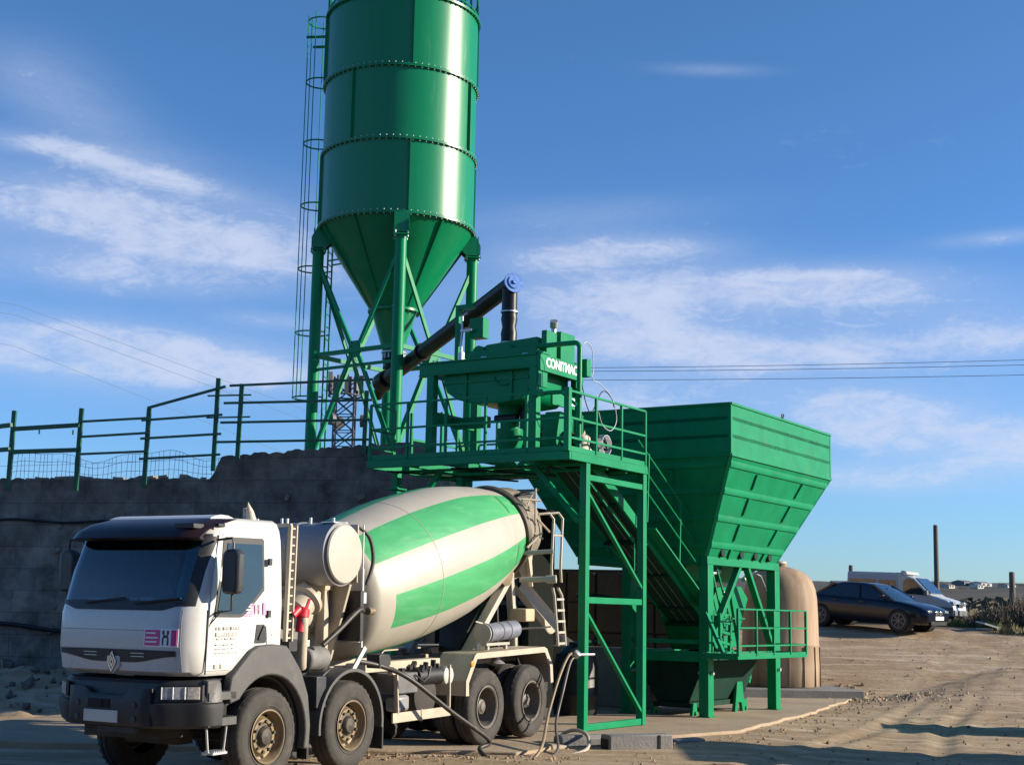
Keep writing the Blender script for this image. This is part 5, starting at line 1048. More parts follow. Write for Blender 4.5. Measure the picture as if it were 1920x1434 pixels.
# ---- rear wing over axles three and four
b = B(); wp = [(-4.46, 0, .74), (-4.46, 0, .95), (-4.70, 0, 1.30), (-4.76, 0, 1.335), (-6.86, 0, 1.36), (-6.95, 0, 1.33), (-7.14, 0, 1.08), (-7.17, 0, .80)]
b.sheet([(x, .52, z) for x, _, z in wp], (0, .57, 0), .02); b.sheet([(x, 1.06, z) for x, _, z in wp], (0, .035, 0), .085); rw_ = b.obj('rear_wing', CREAMF, tk, ang=30)
b = B(); b.sheet([(x, -1.09, z) for x, _, z in wp], (0, .57, 0), .02); b.obj('rear_wing', CREAMF, tk, ang=30)
b = B(); b.lathe((-4.62, 1.095, 1.19), (0, 1, 0), [(0, .045), (.015, .045), (.02, .03)], 14); b.obj('reflector', AMBER, rw_)
b = B(); b.lathe((-5.75, .85, 1.10), (0, 0, 1), [(0, .05), (.04, .14), (.06, .12), (.1, .05), (.22, .04)], 20); b.obj('brake_chamber', STEEL, rw_)
b = B(); b.lathe((-5.2, .95, 1.60), (-1, 0, .05), [(0, .09), (.02, .15), (.05, .15), (.06, .135), (.38, .135), (.39, .145), (.44, .145), (.45, .135), (.62, .135), (.63, .145), (.68, .145), (.69, .135), (.92, .135), (.94, .08)], 28); hr = b.obj('chute_tank', mat('blue_grey_tank', (.16, .17, .21), .5, 0, .2, 7, (.3, .27, .23), .25, 5), tk, ang=30)
b = B(); b.lathe((-5.17, .95, 1.60), (1, 0, 0), [(0, .15), (.02, .15), (.03, .1)], 24); b.bx(-5.9, -5.2, .9, 1.0, 1.42, 1.46); b.bar((-5.3, .95, 1.36), (-5.3, .95, 1.45), .05); b.bar((-5.85, .95, 1.36), (-5.85, .95, 1.45), .05); b.bar((-5.15, .95, 1.75), (-4.95, .95, 1.78), .02); b.obj('tank_cradle', CREAM, hr)
# rear stand, chute and ladder
b = B()
for s_ in (1, -1):
    b.bar((-5.35, s_*.52, 1.24), (-6.60, s_*.58, 2.46), .10, .16, (0, 1, 0)); b.bar((-6.95, s_*.5, 1.24), (-6.62, s_*.58, 2.5), .10, .12, (0, 1, 0)); b.bar((-6.9, s_*.52, 1.3), (-6.9, s_*.52, 2.0), .05, .08, (0, 1, 0))
b.bx(-6.72, -6.52, -.62, .62, 2.40, 2.52); pieces(b, 'rear_stand', CREAM, tk, bevel=.012)
b = B(); b.prism([(-.55, 1.25), (.55, 1.25), (.5, 2.4), (-.5, 2.4)], (-6.35, 0, 0), (0, 1, 0), (0, 0, 1), (-.04, 0, 0)); b.prism([(-5.2, 1.26), (-6.2, 1.26), (-6.2, 2.15)], (0, .40, 0), (1, 0, 0), (0, 0, 1), (0, .03, 0)); pieces(b, 'stand_web', BLACK, tk)
for s_ in (1, -1):
    b = B(); b.lathe((-6.55, s_*.45, 2.60), (1, 0, -.2), [(-.08, .06), (-.08, .14), (.08, .14), (.08, .06)], 24); b.lathe((-6.40, s_*.56, 2.50), (0, s_, .0), [(0, .16), (.05, .2), (.10, .2), (.12, .1)], 24); b.obj('drum_roller', RIM, tk)
b = B(); b.prism([(-7.1, 3.75), (-7.75, 3.85), (-7.60, 3.2), (-7.35, 2.95)], (0, -.45, 0), (1, 0, 0), (0, 0, 1), (0, .9, 0)); b.sheet([(-7.1, -.5, 3.78), (-7.8, -.5, 3.92)], (0, 1.0, 0), .02); b.obj('charge_hopper', BLACK, tk, bevel=.01)
b = B(); b.lathe((-7.45, .1, 3.0), (-.35, .25, -1), [(0, .42), (.05, .43), (.42, .26), (.62, .2)], 28, R(60), R(330), False); b.bar((-7.2, .5, 3.3), (-7.6, .45, 2.3), .06, .04); b.bar((-7.3, -.5, 3.3), (-7.6, -.45, 2.3), .06, .04); b.obj('discharge_funnel', CREAMF, tk)
rows = []
for i in range(7):
    t_ = i/6; c = Ve((-7.5, .2, 2.45)).lerp(Ve((-7.75, .75, 1.75)), t_); rows.append([c+Ve((-.25*cos(R(a)), .0, -.22*sin(R(a)))) for a in range(0, 181, 15)])
B().slab(rows, (0, .01, .02)).obj('swivel_chute', CREAMF, tk)
b = B(); b.cyl((-6.9, .62, 2.40), (-7.05, 1.12, 2.42), .045, 12); b.cyl((-6.9, .55, 2.82), (-7.1, 1.12, 2.86), .035, 12); b.cyl((-7.0, 1.05, 2.41), (-7.05, 1.2, 2.42), .065, 12); b.bar((-6.9, .5, 1.62), (-7.25, 1.0, 1.66), .03, .03); pieces(b, 'rear_crossbar', CREAM, tk)
b = B(); hose_ = [(-7.0, .9, 3.45), (-7.15, 1.02, 3.47), (-7.22, 1.06, 3.38), (-7.15, 1.06, 2.6), (-7.18, 1.06, 2.35)]
b.pipe(hose_, .022, 8); b.pipe([(x-.28, y+.02, z+.02) for x, y, z in hose_], .022, 8); b.pipe([(-7.2, 1.06, 3.12), (-7.46, 1.08, 3.12)], .016, 6); ldt = b.obj('grab_rail', CREAMF, tk)
b = B()
for dx in (0, -.26): b.pipe([(-7.16+dx*.7, 1.08, 2.28), (-7.20+dx, 1.09, 2.16), (-7.28+dx, 1.12, 1.36)], .024, 8)
for k in range(5): b.bx(-7.22-.022*k-.25, -7.22-.022*k, 1.07, 1.13, 2.08-k*.175, 2.115-k*.175)
b.obj('rear_ladder', CREAM, tk)
b = B(); rnd = random.Random(2)
for k in range(10):
    p = Ve((-7.0+rnd.uniform(-.35, .1), rnd.uniform(-.2, .7), 3.05+rnd.uniform(-.1, .65))); b.pipe([p, p+Ve((rnd.uniform(-.25, .2), rnd.uniform(-.1, .3), rnd.uniform(-.25, .3))), p+Ve((rnd.uniform(-.3, .25), rnd.uniform(0, .4), rnd.uniform(-.5, .2)))], .018, 6)
b.bx(-7.25, -6.95, .45, .6, 3.2, 3.4); b.obj('chute_linkage', CREAMF, tk)
b = B(); b.bar((-7.0, .3, 2.7), (-7.2, .35, 3.6), .08, .12, (0, 1, 0)); b.bar((-7.0, -.3, 2.7), (-7.2, -.35, 3.6), .08, .12, (0, 1, 0)); b.bx(-7.3, -7.05, -.5, .5, .9, 1.2); b.bx(-7.25, -7.0, .3, .95, .65, .80); pieces(b, 'rear_frame', BLACK, tk)
b = B(); b.bx(-6.9, -6.6, .6, .9, 1.75, 1.95); b.obj('control_box', mat('control_beige', (.5, .38, .24), .6, 0, .1, 5), tk, bevel=.02)
# ------------------------------------------------------------------ beige water tank behind the hopper
b = B(); tp = (6.95, 37.5, 0.10)
b.lathe((0, 0, 0), (0, 0, 1), [(0, 1.02), (.02, 1.04), (.5, 1.045), (1.0, 1.03), (1.02, 1.045), (1.06, 1.045), (1.08, 1.03), (1.7, 1.02), (2.2, 1.0), (2.45, .96), (2.65, .88), (2.82, .74), (2.94, .52), (3.0, .28), (3.02, .2), (3.1, .2), (3.11, 0)], 64)
b.v = [(x*.94+.06, y*.94, z) for x, y, z in b.v]; tn = b.obj('storage_tank', TANKB, None, ang=50); tn.location = tp; tag(tn, 'stained beige domed upright tank standing behind the hopper leg', 'tank')
b = B()
for k in range(9): a = R(200+k*24); b.bar((.99*cos(a)+.06, .99*sin(a), .02), (.975*cos(a)+.06, .975*sin(a), 1.0), .012, .05, (cos(a), sin(a), 0))
b.pipe([(.75*cos(R(235)), .75*sin(R(235))-.33, .05), (.75*cos(R(235)), .75*sin(R(235))-.33, 1.3)], .022, 6); b.obj('side_rib', TANKB, tn)
b = B(); b.lathe((0, 0, 3.1), (0, 0, 1), [(0, .24), (.05, .24), (.06, .1), (.1, 0)], 28); b.obj('manhole_lid', CREAMF, tn)
b = B(); b.bx(-2.2, 1.95, -1.75, 1.3, -.3, .0); pl = b.obj('tank_plinth', CONCG, None, bevel=.03); pl.location = (6.65, 37.6, .32); pl.rotation_euler = (0, 0, R(8)); tag(pl, 'low grey concrete plinth carrying the beige tank', 'plinth')
tn.location.z = .325
st_ = thing('pipe_stand', 'brown timber stand leaning beside the beige tank behind the service balcony', 'stand', (5.35, 36.4, .33))
b = B(); b.bx(-.12, .12, -.1, .1, 0, .75); b.obj('post', WOOD, st_); b = B(); b.bar((-.9, .2, .65), (.1, 0, .25), .08, .12); b.obj('brace', WOOD, st_)

# ------------------------------------------------------------------ added tank-shaped dark filler and gravel heap behind the platform
bt = (1.5, 2.5, SL); dk = pthing('shade_fill_tank', 'added dark tank-like block filling the shade under the rear half of the platform', 'tank', bt)
b = P(bt); b.bx(.95, 2.0, 1.75, 3.7, .35, 3.92); b.obj('body', mat('shade_black', (.005, .007, .006), .8, .0, .3, 3, (.02, .016, .012), .3, 3, spec=.1), dk, bevel=.03)  # near-black block standing for the shade there; it also stops low sun
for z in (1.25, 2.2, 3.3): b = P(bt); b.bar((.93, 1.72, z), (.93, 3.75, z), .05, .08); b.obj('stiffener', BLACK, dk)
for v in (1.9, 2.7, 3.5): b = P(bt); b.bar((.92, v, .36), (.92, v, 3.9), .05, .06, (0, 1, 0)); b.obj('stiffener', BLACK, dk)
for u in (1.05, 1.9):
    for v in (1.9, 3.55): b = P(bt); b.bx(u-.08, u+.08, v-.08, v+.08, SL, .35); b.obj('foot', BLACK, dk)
for z, r_ in ((2.35, .08), (1.5, .035)): b = P(bt); b.pipe([(2.3, 1.35, z), (3.0, 1.8, z+.02), (4.6, 2.0, z-.02)], r_, 12); b.obj('pipe', GRIMESHADE, dk)
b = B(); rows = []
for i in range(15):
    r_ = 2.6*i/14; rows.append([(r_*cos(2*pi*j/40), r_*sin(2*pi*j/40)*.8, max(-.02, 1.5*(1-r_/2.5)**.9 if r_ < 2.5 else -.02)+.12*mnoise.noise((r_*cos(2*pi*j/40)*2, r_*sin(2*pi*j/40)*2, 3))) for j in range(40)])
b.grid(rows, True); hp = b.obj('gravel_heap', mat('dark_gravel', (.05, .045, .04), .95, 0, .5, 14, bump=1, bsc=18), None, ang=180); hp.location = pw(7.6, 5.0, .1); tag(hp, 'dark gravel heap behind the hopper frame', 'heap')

# ------------------------------------------------------------------ fence on the wall top
RAILM = mat('fence_green', (.012, .10, .055), .5, 0, .2, 3, (.08, .10, .06), .2, 4)
fa = thing('pipe_fence', 'green post and pipe fence on the low part of the wall top, rails uneven', 'fence', (-8.3, 29.7, 4.6))
def fpart(b, name, par, o): b.v = [(x-o.x, y-o.y, z-o.z) for x, y, z in b.v]; return b.obj(name, RAILM, par)
FO = Ve((-8.3, 29.7, 4.6)); FP = [((-12.0, 30.7), 4.5, 6.03), ((-10.47, 29.95), 4.55, 6.02), ((-9.0, 29.75), 4.55, 6.07), ((-7.5, 29.4), 4.6, 6.05), ((-6.03, 29.05), 4.95, 6.65)]
for (x, y), z0, z1 in FP:
    b = B(); b.bar((x, y+.1, z0-.2), (x+.015, y+.1, z1), .085, .085, (0, 1, 0)); fpart(b, 'post', fa, FO)
def rail(i, j, z0, z1, r_, par, o, e0=0, e1=0):
    p, q = Ve((*FP[i][0], z0)), Ve((*FP[j][0], z1)); p.y += .03; q.y += .03; d = (q-p).normalized(); b = B(); b.bar(p-d*e0, q+d*e1, r_, r_); fpart(b, 'rail', par, o)
for i, zs in ((0, (5.62, 5.15)), (1, (5.62, 5.14))): rail(i, i+1, zs[0], zs[0]+.09, .085, fa, FO); rail(i, i+1, zs[1], zs[1]+.05, .085, fa, FO)
for z0, z1 in ((5.78, 5.84), (5.46, 5.53), (5.1, 5.15)): rail(2, 3, z0, z1, .045, fa, FO, 0, .05)
for z0, z1 in ((5.80, 5.88), (5.42, 5.49), (5.0, 5.07)): rail(3, 4, z0, z1, .045, fa, FO, .12, .15)
rail(3, 4, 6.05, 6.42, .05, fa, FO, 0, .2)
b = B()
for x in (-9.8, -9.1): b.bx(x-.012, x+.012, 29.72, 29.75, 5.50, 5.6)
fpart(b, 'rail_hook', fa, FO)
FO2 = Ve((-5.0, 28.95, 5.1)); fb = thing('pipe_fence', 'green four rail pipe fence on the raised wall top beside the silo leg', 'fence', FO2)
for x, y, z0, z1 in ((-5.52, 28.95, 5.0, 6.52), (-2.95, 28.75, 5.1, 6.4)):
    b = B(); b.bar((x, y+.05, z0), (x+.02, y+.05, z1), .085, .085, (0, 1, 0)); fpart(b, 'post', fb, FO2)
for z0, z1, xa in ((6.48, 6.62, -5.75), (6.12, 6.2, -5.85), (5.72, 5.80, -5.9), (5.32, 5.40, -6.0)):
    b = B(); b.bar((xa, 29.0, z0), (-2.8, 28.7, z1), .045, .045); fpart(b, 'rail', fb, FO2)
for z in (6.3, 5.85):
    b = B(); b.bar((-6.2, 29.05, z-.03), (-5.3, 29.0, z), .03, .03); fpart(b, 'rail', fb, FO2)
b = B()
wm_ = lambda x: 5.18+.10*sin(x*2.3)+.05*sin(x*5.1)
for k in range(46): x = -10.9+k*.108; b.bar((x, wy(x)+.42, 4.5), (x+.03*sin(k*1.3), wy(x)+.42, wm_(x)-.1*(k % 7 == 3)), .007, .007)
for f_ in (.15, .45, .75, 1.0): b.pipe([(x, wy(x)+.415, 4.55+(wm_(x)-4.55)*f_) for x in [-10.95+k*.25 for k in range(21)]], .004, 4)
tag(b.obj('wire_mesh_fence', WIRE, None), 'sagging thin wire mesh fence just above the low wall top', 'fence')
b = B(); q = random.Random(8)
for k in range(16): x = q.uniform(-10.5, -6.3); b.box((x, wy(x)+.18, wtop(x)+.02), (q.uniform(.1, .4), q.uniform(.1, .2), q.uniform(.03, .09)), (q.uniform(-.2, .2), q.uniform(-.2, .2), q.uniform(-.4, .4)))
tag(b.obj('rubble', CONC, None), None, None, kind='stuff')

# ------------------------------------------------------------------ lattice mast, lines, poles
lm = thing('lattice_mast', 'thin lattice telecom mast far behind the silo legs', 'mast', (-9.35, 80, 2))
b = B(); wd = .55
for z in [0+k*.9 for k in range(14)]:
    cs = [(-wd, -wd), (wd, -wd), (wd, wd), (-wd, wd)]
    for k in range(4):
        (x0, y0), (x1, y1) = cs[k], cs[(k+1) % 4]; b.bar((x0, y0, z), (x1, y1, z+.9), .06); b.bar((x1, y1, z), (x0, y0, z+.9), .06); b.bar((x0, y0, z), (x1, y1, z), .05)
for x, y in ((-wd, -wd), (wd, -wd), (wd, wd), (-wd, wd)): b.bar((x, y, 0), (x, y, 12.9), .09)
b.obj('tower', mat('mast_grey', (.10, .10, .11), .6, .2), lm)
b = B(); q = random.Random(5)
for k in range(9): a = k*2*pi/9; b.box((cos(a)*.9, sin(a)*.9, 12.2+.5*q.random()), (.22, .22, 1.1), (0, 0, a))
for k in range(3): b.cyl((.9*cos(k*2), .9*sin(k*2), 10.5), (1.15*cos(k*2), 1.15*sin(k*2), 10.5), .35, 16)
b.pipe([(.95*cos(k*pi/8), .95*sin(k*pi/8), 11.9) for k in range(16)], .05, 6, True); pieces(b, 'antenna', MATS['mast_grey'], lm)
def wire(p, q, sag, r_, label, n=24):
    p, q = Ve(p), Ve(q); tag(B().pipe([p.lerp(q, k/n)-Ve((0, 0, sag*4*(k/n)*(1-k/n))) for k in range(n+1)], r_, 4).obj('power_line', WIRE, None), label, 'power line', 'overhead power lines')
wire((-4, 100, 18.99), (66, 100, 22.12), .4, .018, 'uppermost of the three power lines crossing the sky behind the hopper')
wire((-4, 100, 18.77), (66, 100, 21.67), .4, .018, 'middle of the three power lines crossing the sky behind the hopper')
wire((-4, 100, 18.18), (66, 100, 20.86), .4, .018, 'lowest of the three power lines crossing the sky behind the hopper')
PALE = mat('pale_wire', (.55, .6, .66), .5, .3)
for (zl, zr, lb) in ((21.9, 14.9, 'steepest pale wire at the sky edge left of the silo'), (21.2, 14.2, 'middle pale wire at the sky edge left of the silo'), (19.1, 11.5, 'lowest pale wire at the sky edge left of the silo')):
    tag(B().pipe([(-46, 95, zl+1.8), (-33.5, 95, zl), (-13, 95, zr), (-9.4, 80, zr-1)], .012, 5).obj('guy_wire', PALE, None), lb, 'wire', 'pale wires left of the silo')
for zl, zr, lb in ((10.5, 14.6, 'upper faint dark wire above the green fence'), (8.2, 12.2, 'lower faint dark wire above the green fence')): wire((-40, 92, zl), (-4, 105, zr), .5, .010, lb)
for (x, y, z0, z1, r_, lb) in ((17.7, 60, 1.4, 6.0, .105, 'tallest dark wooden pole standing in the scrub behind the white van'), (12.27, 52, 1.8, 3.97, .085, 'short dark pole just behind the navy car roof'), (16.65, 48, 1.6, 3.70, .10, 'short thick weathered pole in the scrub by the frame edge')):
    b = B(); b.lathe((0, 0, 0), (.004, 0, 1), [(0, r_*1.1), (z1-z0-.03, r_*.9), (z1-z0, r_*.7)], 14); o = b.obj('wooden_pole', WOOD, None); o.location = (x, y, z0); tag(o, lb, 'pole')

# ------------------------------------------------------------------ navy saloon car
car = thing('saloon_car', 'dark navy saloon car parked on the dirt rise beside the beige tank', 'car', (11.35, 45.35, 1.79), (0, R(3.2), R(-43)))
def loft(st, zc=None):
    rows = []
    for x, zb, zt, hw in st:
        h = [(0, zb), (hw*.8, zb), (hw*.96, zb+.05), (hw, zb+.18*(zt-zb)+.02), (hw, lerp(zb, zt, .55)), (hw*.985, lerp(zb, zt, .86)), (hw*.93, lerp(zb, zt, .96)), (hw*.8, zt), (hw*.4, zt+.02), (0, zt+.025)]
        rows.append([(x, y, z) for y, z in h]+[(x, -y, z) for y, z in h[-2:0:-1]])
    b = B(); b.grid(rows, True); b.add(rows[0], [tuple(range(len(rows[0])))]); b.add(rows[-1], [tuple(range(len(rows[-1])))]); return b
loft([(-2.26, .45, .78, .70), (-2.18, .32, .92, .80), (-1.9, .24, .97, .85), (-1.36, .22, .97, .865), (-.6, .2, .955, .87), (.3, .2, .94, .87), (.95, .2, .92, .87), (1.3, .22, .885, .865), (1.7, .22, .82, .845), (2.0, .24, .74, .80), (2.14, .28, .67, .73), (2.2, .36, .60, .66)]).obj('body', NAVY, car, ang=50)
def ring(z, x0, x1, hw, rc=.25, n=6):
    p = []
    for cx_, cy_, a0 in ((x1-rc, hw-rc*.6, 0), (x0+rc, hw-rc*.6, 90), (x0+rc, -hw+rc*.6, 180), (x1-rc, -hw+rc*.6, 270)): p += [(cx_+rc*cos(R(a0+90*k/n)), cy_+rc*.6*sin(R(a0+90*k/n)), z) for k in range(n+1)]
    return p
b = B(); rr_ = [ring(.90, -1.80, 1.12, .80), ring(1.05, -1.52, .86, .74), ring(1.22, -1.22, .55, .665), ring(1.33, -1.0, .30, .61)]; b.grid(rr_, True); gh = b.obj('greenhouse', GLASS, car, ang=60)
b = B(); b.grid([ring(1.32, -1.02, .33, .62), ring(1.365, -.92, .2, .57), ring(1.39, -.7, -.05, .42, .2)], True); r9 = ring(1.39, -.7, -.05, .42, .2); b.add(r9, [tuple(range(len(r9)))]); b.obj('roof', NAVY, car, ang=60)
b = B()
for s_ in (1, -1):
    b.bar((1.02, s_*.74, .93), (.30, s_*.60, 1.34), .055, .05); b.bar((-.02, s_*.79, .93), (-.12, s_*.62, 1.34), .07, .04, (1, 0, 0)); b.bar((-1.62, s_*.70, .95), (-.98, s_*.60, 1.33), .12, .06)
pieces(b, 'pillar', NAVY, car)
for x in (1.33, -1.36):
    b = B(); b.lathe((x, -.55, .31), (0, -1, 0), [(0, .36), (.325, .36), (.326, .2)], 36); b.lathe((x, .55, .31), (0, 1, 0), [(0, .36), (.325, .36), (.326, .2)], 36); pieces(b, 'wheel_arch', HOLE, car)
w0 = bpy.data.objects.new('wheel', None); COL.objects.link(w0); w0.parent = car
b = B(); b.lathe((0, 0, 0), (0, 1, 0), [(-.1, .22), (-.105, .28), (-.07, .315), (.07, .315), (.105, .28), (.1, .22)], 40); b.obj('tyre', RUB, w0)
b = B(); b.lathe((0, .10, 0), (0, 1, 0), [(0, .225), (.008, .225), (.008, .205), (-.03, .195)], 40, caps=False); b.lathe((0, .09, 0), (0, 1, 0), [(0, .06), (.02, .05), (.02, 0)], 16, caps=False)
for k in range(7): a = k*2*pi/7; b.bar((.05*cos(a), .095, .05*sin(a)), (.2*cos(a), .095, .2*sin(a)), .022, .05, (0, 1, 0))
b.obj('rim', ALLOY, w0); b = B(); b.lathe((0, .05, 0), (0, 1, 0), [(0, .20), (.01, .20)], 24); b.obj('brake_disc', HOLE, w0)
for i, (x, s_) in enumerate(((1.33, -1), (-1.36, -1), (1.33, 1), (-1.36, 1))):
    w_ = w0 if i == 0 else copy_tree(w0, car); w_.location = (x, s_*.79, .315); w_.rotation_euler = (0, .4*i, pi if s_ < 0 else 0)
for s_ in (-1, 1):
    b = B(); b.prism([(-.05, .60), (-.38, .615), (-.40, .69), (-.15, .70), (-.02, .67)], (2.15, 0, 0), (1, 0, 0), (0, 0, 1), (0, s_*.02, 0)); b.v = [(x-.02, y+s_*(.60+.16*(2.15-x)/.3), z) for x, y, z in b.v]; b.bx(2.10, 2.185, min(s_*.42, s_*.64), max(s_*.42, s_*.64), .585, .68); b.obj('headlamp', GLASSL, car, bevel=.01)
    b = B(); b.bx(.72, .86, min(s_*.86, s_*1.0), max(s_*.86, s_*1.0), .96, 1.07); b.obj('door_mirror', NAVY, car, bevel=.03)
b = B()
for s_ in (-1, 1): b.bx(2.16, 2.215, min(s_*.04, s_*.22), max(s_*.04, s_*.22), .55, .66)
b.obj('grille', CHROME, car, bevel=.01); b = B(); b.bx(2.2, 2.23, -.26, .26, .40, .51); b.obj('number_plate', PAPER, car)
b = B(); b.bx(2.12, 2.205, -.5, .5, .25, .36); b.obj('air_intake', HOLE, car)
b = B(); b.bx(-1.2, .95, -.884, -.868, .62, .64); b.obj('side_strip', PLASTD, car); b = B()
for x in (.0, -.95): b.bx(x, x+.16, -.885, -.865, .80, .825)
pieces(b, 'door_handle', NAVY, car); b = B(); b.bx(.35, .45, .2, .3, 1.39, 1.40); b.lathe((-.85, .0, 1.36), (-.3, 0, 1), [(0, .012), (.12, .004)], 6); b.obj('aerial', BLACK, car)
# ------------------------------------------------------------------ white van
van = thing('utility_van', 'small white van with a high grey box rear parked behind the navy car', 'van', (13.45, 49.3, 1.98), (0, R(2.0), R(-33))); van.scale = (.94, .94, .94)
b = B(); b.prism([(-1.9, .38), (-1.93, .9), (-1.9, 1.74), (.05, 1.76), (.06, 1.66), (.28, 1.66), (.55, 1.58), (1.12, 1.04), (1.22, .98), (1.70, .86), (1.93, .70), (1.98, .42), (1.9, .30), (-1.8, .30)], (0, -.80, 0), (1, 0, 0), (0, 0, 1), (0, 1.6, 0)); vb = b.obj('body', VANW, van, bevel=.06)
b = B(); b.prism([(.0, 1.70), (.3, 1.70), (.24, 1.82), (.05, 1.84)], (0, -.72, 0), (1, 0, 0), (0, 0, 1), (0, 1.44, 0)); b.obj('roof_fairing', VANW, van, bevel=.05)
b = B(); b.prism([(-1.88, 1.0), (-1.86, 1.66), (-.04, 1.69), (-.04, 1.0)], (0, -.825, 0), (1, 0, 0), (0, 0, 1), (0, .02, 0)); sp_ = b.obj('box_panel', mat('van_panel_grey', (.42, .43, .46), .5, 0, .05), van)
for x0, x1 in ((-1.8, -.85), (-.72, -.10)):
    b = B(); b.bx(x0, x1, -.835, -.824, 1.12, 1.48); b.obj('rear_window', GLASS, sp_)
b = B(); b.prism([(.18, 1.02), (.18, 1.42), (.30, 1.56), (.5, 1.54), (1.0, 1.05), (.98, 1.0)], (0, -.835, 0), (1, 0, 0), (0, 0, 1), (0, .03, 0)); b.obj('door_window', GLASS, van)
b = B(); b.slab([[(.57, y, 1.575) for y in (-.68, 0, .68)], [(1.12, y, 1.055) for y in (-.74, 0, .74)]], (-.02, 0, -.02)); b.v = [(x+.025, y, z+.02) for x, y, z in b.v]; b.obj('windscreen', GLASS, van)
b = B(); b.bx(-1.85, 1.95, -.825, -.79, .30, .62); b.bx(1.93, 2.0, -.78, .78, .32, .52); b.obj('side_cladding', VANG, van, bevel=.02)
b = B(); b.bx(1.80, 1.95, -.78, -.5, .66, .82); b.bx(1.80, 1.95, .5, .78, .66, .82); pieces(b, 'headlamp', GLASSL, van, bevel=.03)
b = B(); b.bx(1.92, 1.975, -.3, .3, .62, .74); b.obj('grille', HOLE, van); b = B(); b.bx(.95, 1.08, -1.0, -.82, 1.0, 1.16); b.obj('door_mirror', VANG, van, bevel=.02)
w9 = copy_tree(w0, van)
for i, (x, s_) in enumerate(((1.25, -1), (-1.25, -1), (1.25, 1), (-1.25, 1))):
    w_ = w9 if i == 0 else copy_tree(w0, van); w_.location = (x, s_*.76, .30); w_.rotation_euler = (0, .3*i, pi if s_ < 0 else 0)

# ------------------------------------------------------------------ scrub, grass and far buildings
def bush(c, rx, rz, n, m_, seed, label, group):
    q = random.Random(seed); b = B(); cl = [(q.gauss(0, .42)*rx, q.gauss(0, .42)*rx, q.uniform(.45, 1.0)*rz, q.uniform(.22, .5)*rx) for _ in range(11)]
    for i in range(n):      # fine upright twigs and small leaves gathered into uneven clumps
        x, y, z, r_ = q.choice(cl); a = q.uniform(0, 6.283); d = r_*sqrt(q.random()); p = Ve((x+d*cos(a), y+d*sin(a), z*q.uniform(.0, .85)*(1-.5*d/r_))); tw_ = q.random() < .62
        g = Ve((q.gauss(0, .35), q.gauss(0, .35), 1)).normalized() if tw_ else Ve((q.gauss(0, 1), q.gauss(0, 1), q.gauss(.2, .7))).normalized()
        t_ = g.cross(Ve((q.gauss(0, 1), q.gauss(0, 1), .1))).normalized(); L, w_ = (q.uniform(.12, .48)*rz+.05, q.uniform(.006, .012)*rx) if tw_ else (q.uniform(.05, .10)*rx**.5, q.uniform(.018, .034)*rx**.5)
        b.add([p-t_*w_, p+t_*w_, p+g*L+t_*w_*.35, p+g*L-t_*w_*.35], [(0, 1, 2, 3)])
    for i in range(12): a_ = q.uniform(0, 6.28); b.bar((0, 0, 0), (cos(a_)*rx*.6*q.random(), sin(a_)*rx*.6*q.random(), rz*q.uniform(.5, 1.05)), .012)
    o = b.obj('shrub', m_, None, ang=180, fix=False); o.location = c; tag(o, label, 'shrub', group)
q = random.Random(21); G1 = 'dry scrub bushes beyond the parked cars'
SB = 'low dry brown green scrub bush on the slope beyond the parked cars'; protos = []
for i in range(150):
    y = 46.6+q.random()**1.4*22; x = 13.0+(y-47)*.26+q.uniform(.6, 10.5)
    if y < 52 and x < 15.4+.1*(52-y): continue
    s_ = q.uniform(.7, 1.3); z = (hill(x, y) if hypot(x, y) > 72 else gz(x, y)-.75*sst(46, 52, y)*sst(10, 14, x))-.04
    if len(protos) < 14:
        bush((x, y, z), 1.05, .62+.03*len(protos), 3000, (LEAF, LEAFD, LEAFD)[i % 3], 100+i, SB, G1); o = COL.objects[-1]; protos.append(o)
    else: o = q.choice(protos).copy(); COL.objects.link(o); o.location = (x, y, z)
    o.scale = (s_*1.1, s_*1.1, s_*q.uniform(.8, 1.15)); o.rotation_euler = (0, 0, q.uniform(0, 6.28))
for i, (x, y) in enumerate(((15.2, 45.8), (15.9, 46.3), (16.6, 45.6), (14.5, 47.0), (17.2, 46.3), (15.4, 44.9), (17.8, 44.9), (16.2, 44.6), (18.4, 45.8))):
    tuft('grass_tuft', (x, y, gz(x, y)-.02), .5, .42, 150, (GRASSG, GRASS, GRASS)[i % 3], 'tuft of grass in the verge between the cars and the scrub', 'grass', 'grass tufts in the verge', 300+i)
b = B(); b.box((0, 0, .1), (.95, .5, .05), (.12, .25, .3)); b.box((-.1, .1, .02), (.7, .4, .06), (.0, .0, .5)); o = b.obj('discarded_panel', VANW, None); o.location = (15.15, 45.5, gz(15.15, 45.5)+.02); tag(o, 'pale discarded panel lying in the grass verge below the pole', 'panel')
b = B(); q = random.Random(12)
for i in range(9000):
    a = q.uniform(.12, .46); r_ = 62+q.random()**1.6*260; x, y = r_*sin(a), r_*cos(a); z = hill(x, y) if r_ > 79 else lerp(gz(x, y, False)-.3, hill(x, y), 0)
    s_ = q.uniform(.2, .6)*(1+r_/200); p = Ve((x, y, hill(x, y)-.05)); t_ = Ve((q.gauss(0, 1), q.gauss(0, 1), 0)).normalized()
    b.add([p-t_*s_, p+t_*s_, p+t_*s_*.6+Ve((q.uniform(-.2, .2), 0, s_*q.uniform(.5, 1.0))), p-t_*s_*.5+Ve((0, 0, s_*q.uniform(.6, 1.2)))], [(0, 1, 2, 3)])
tag(b.obj('scrub', LEAF, None, ang=180, fix=False), None, None, kind='stuff')
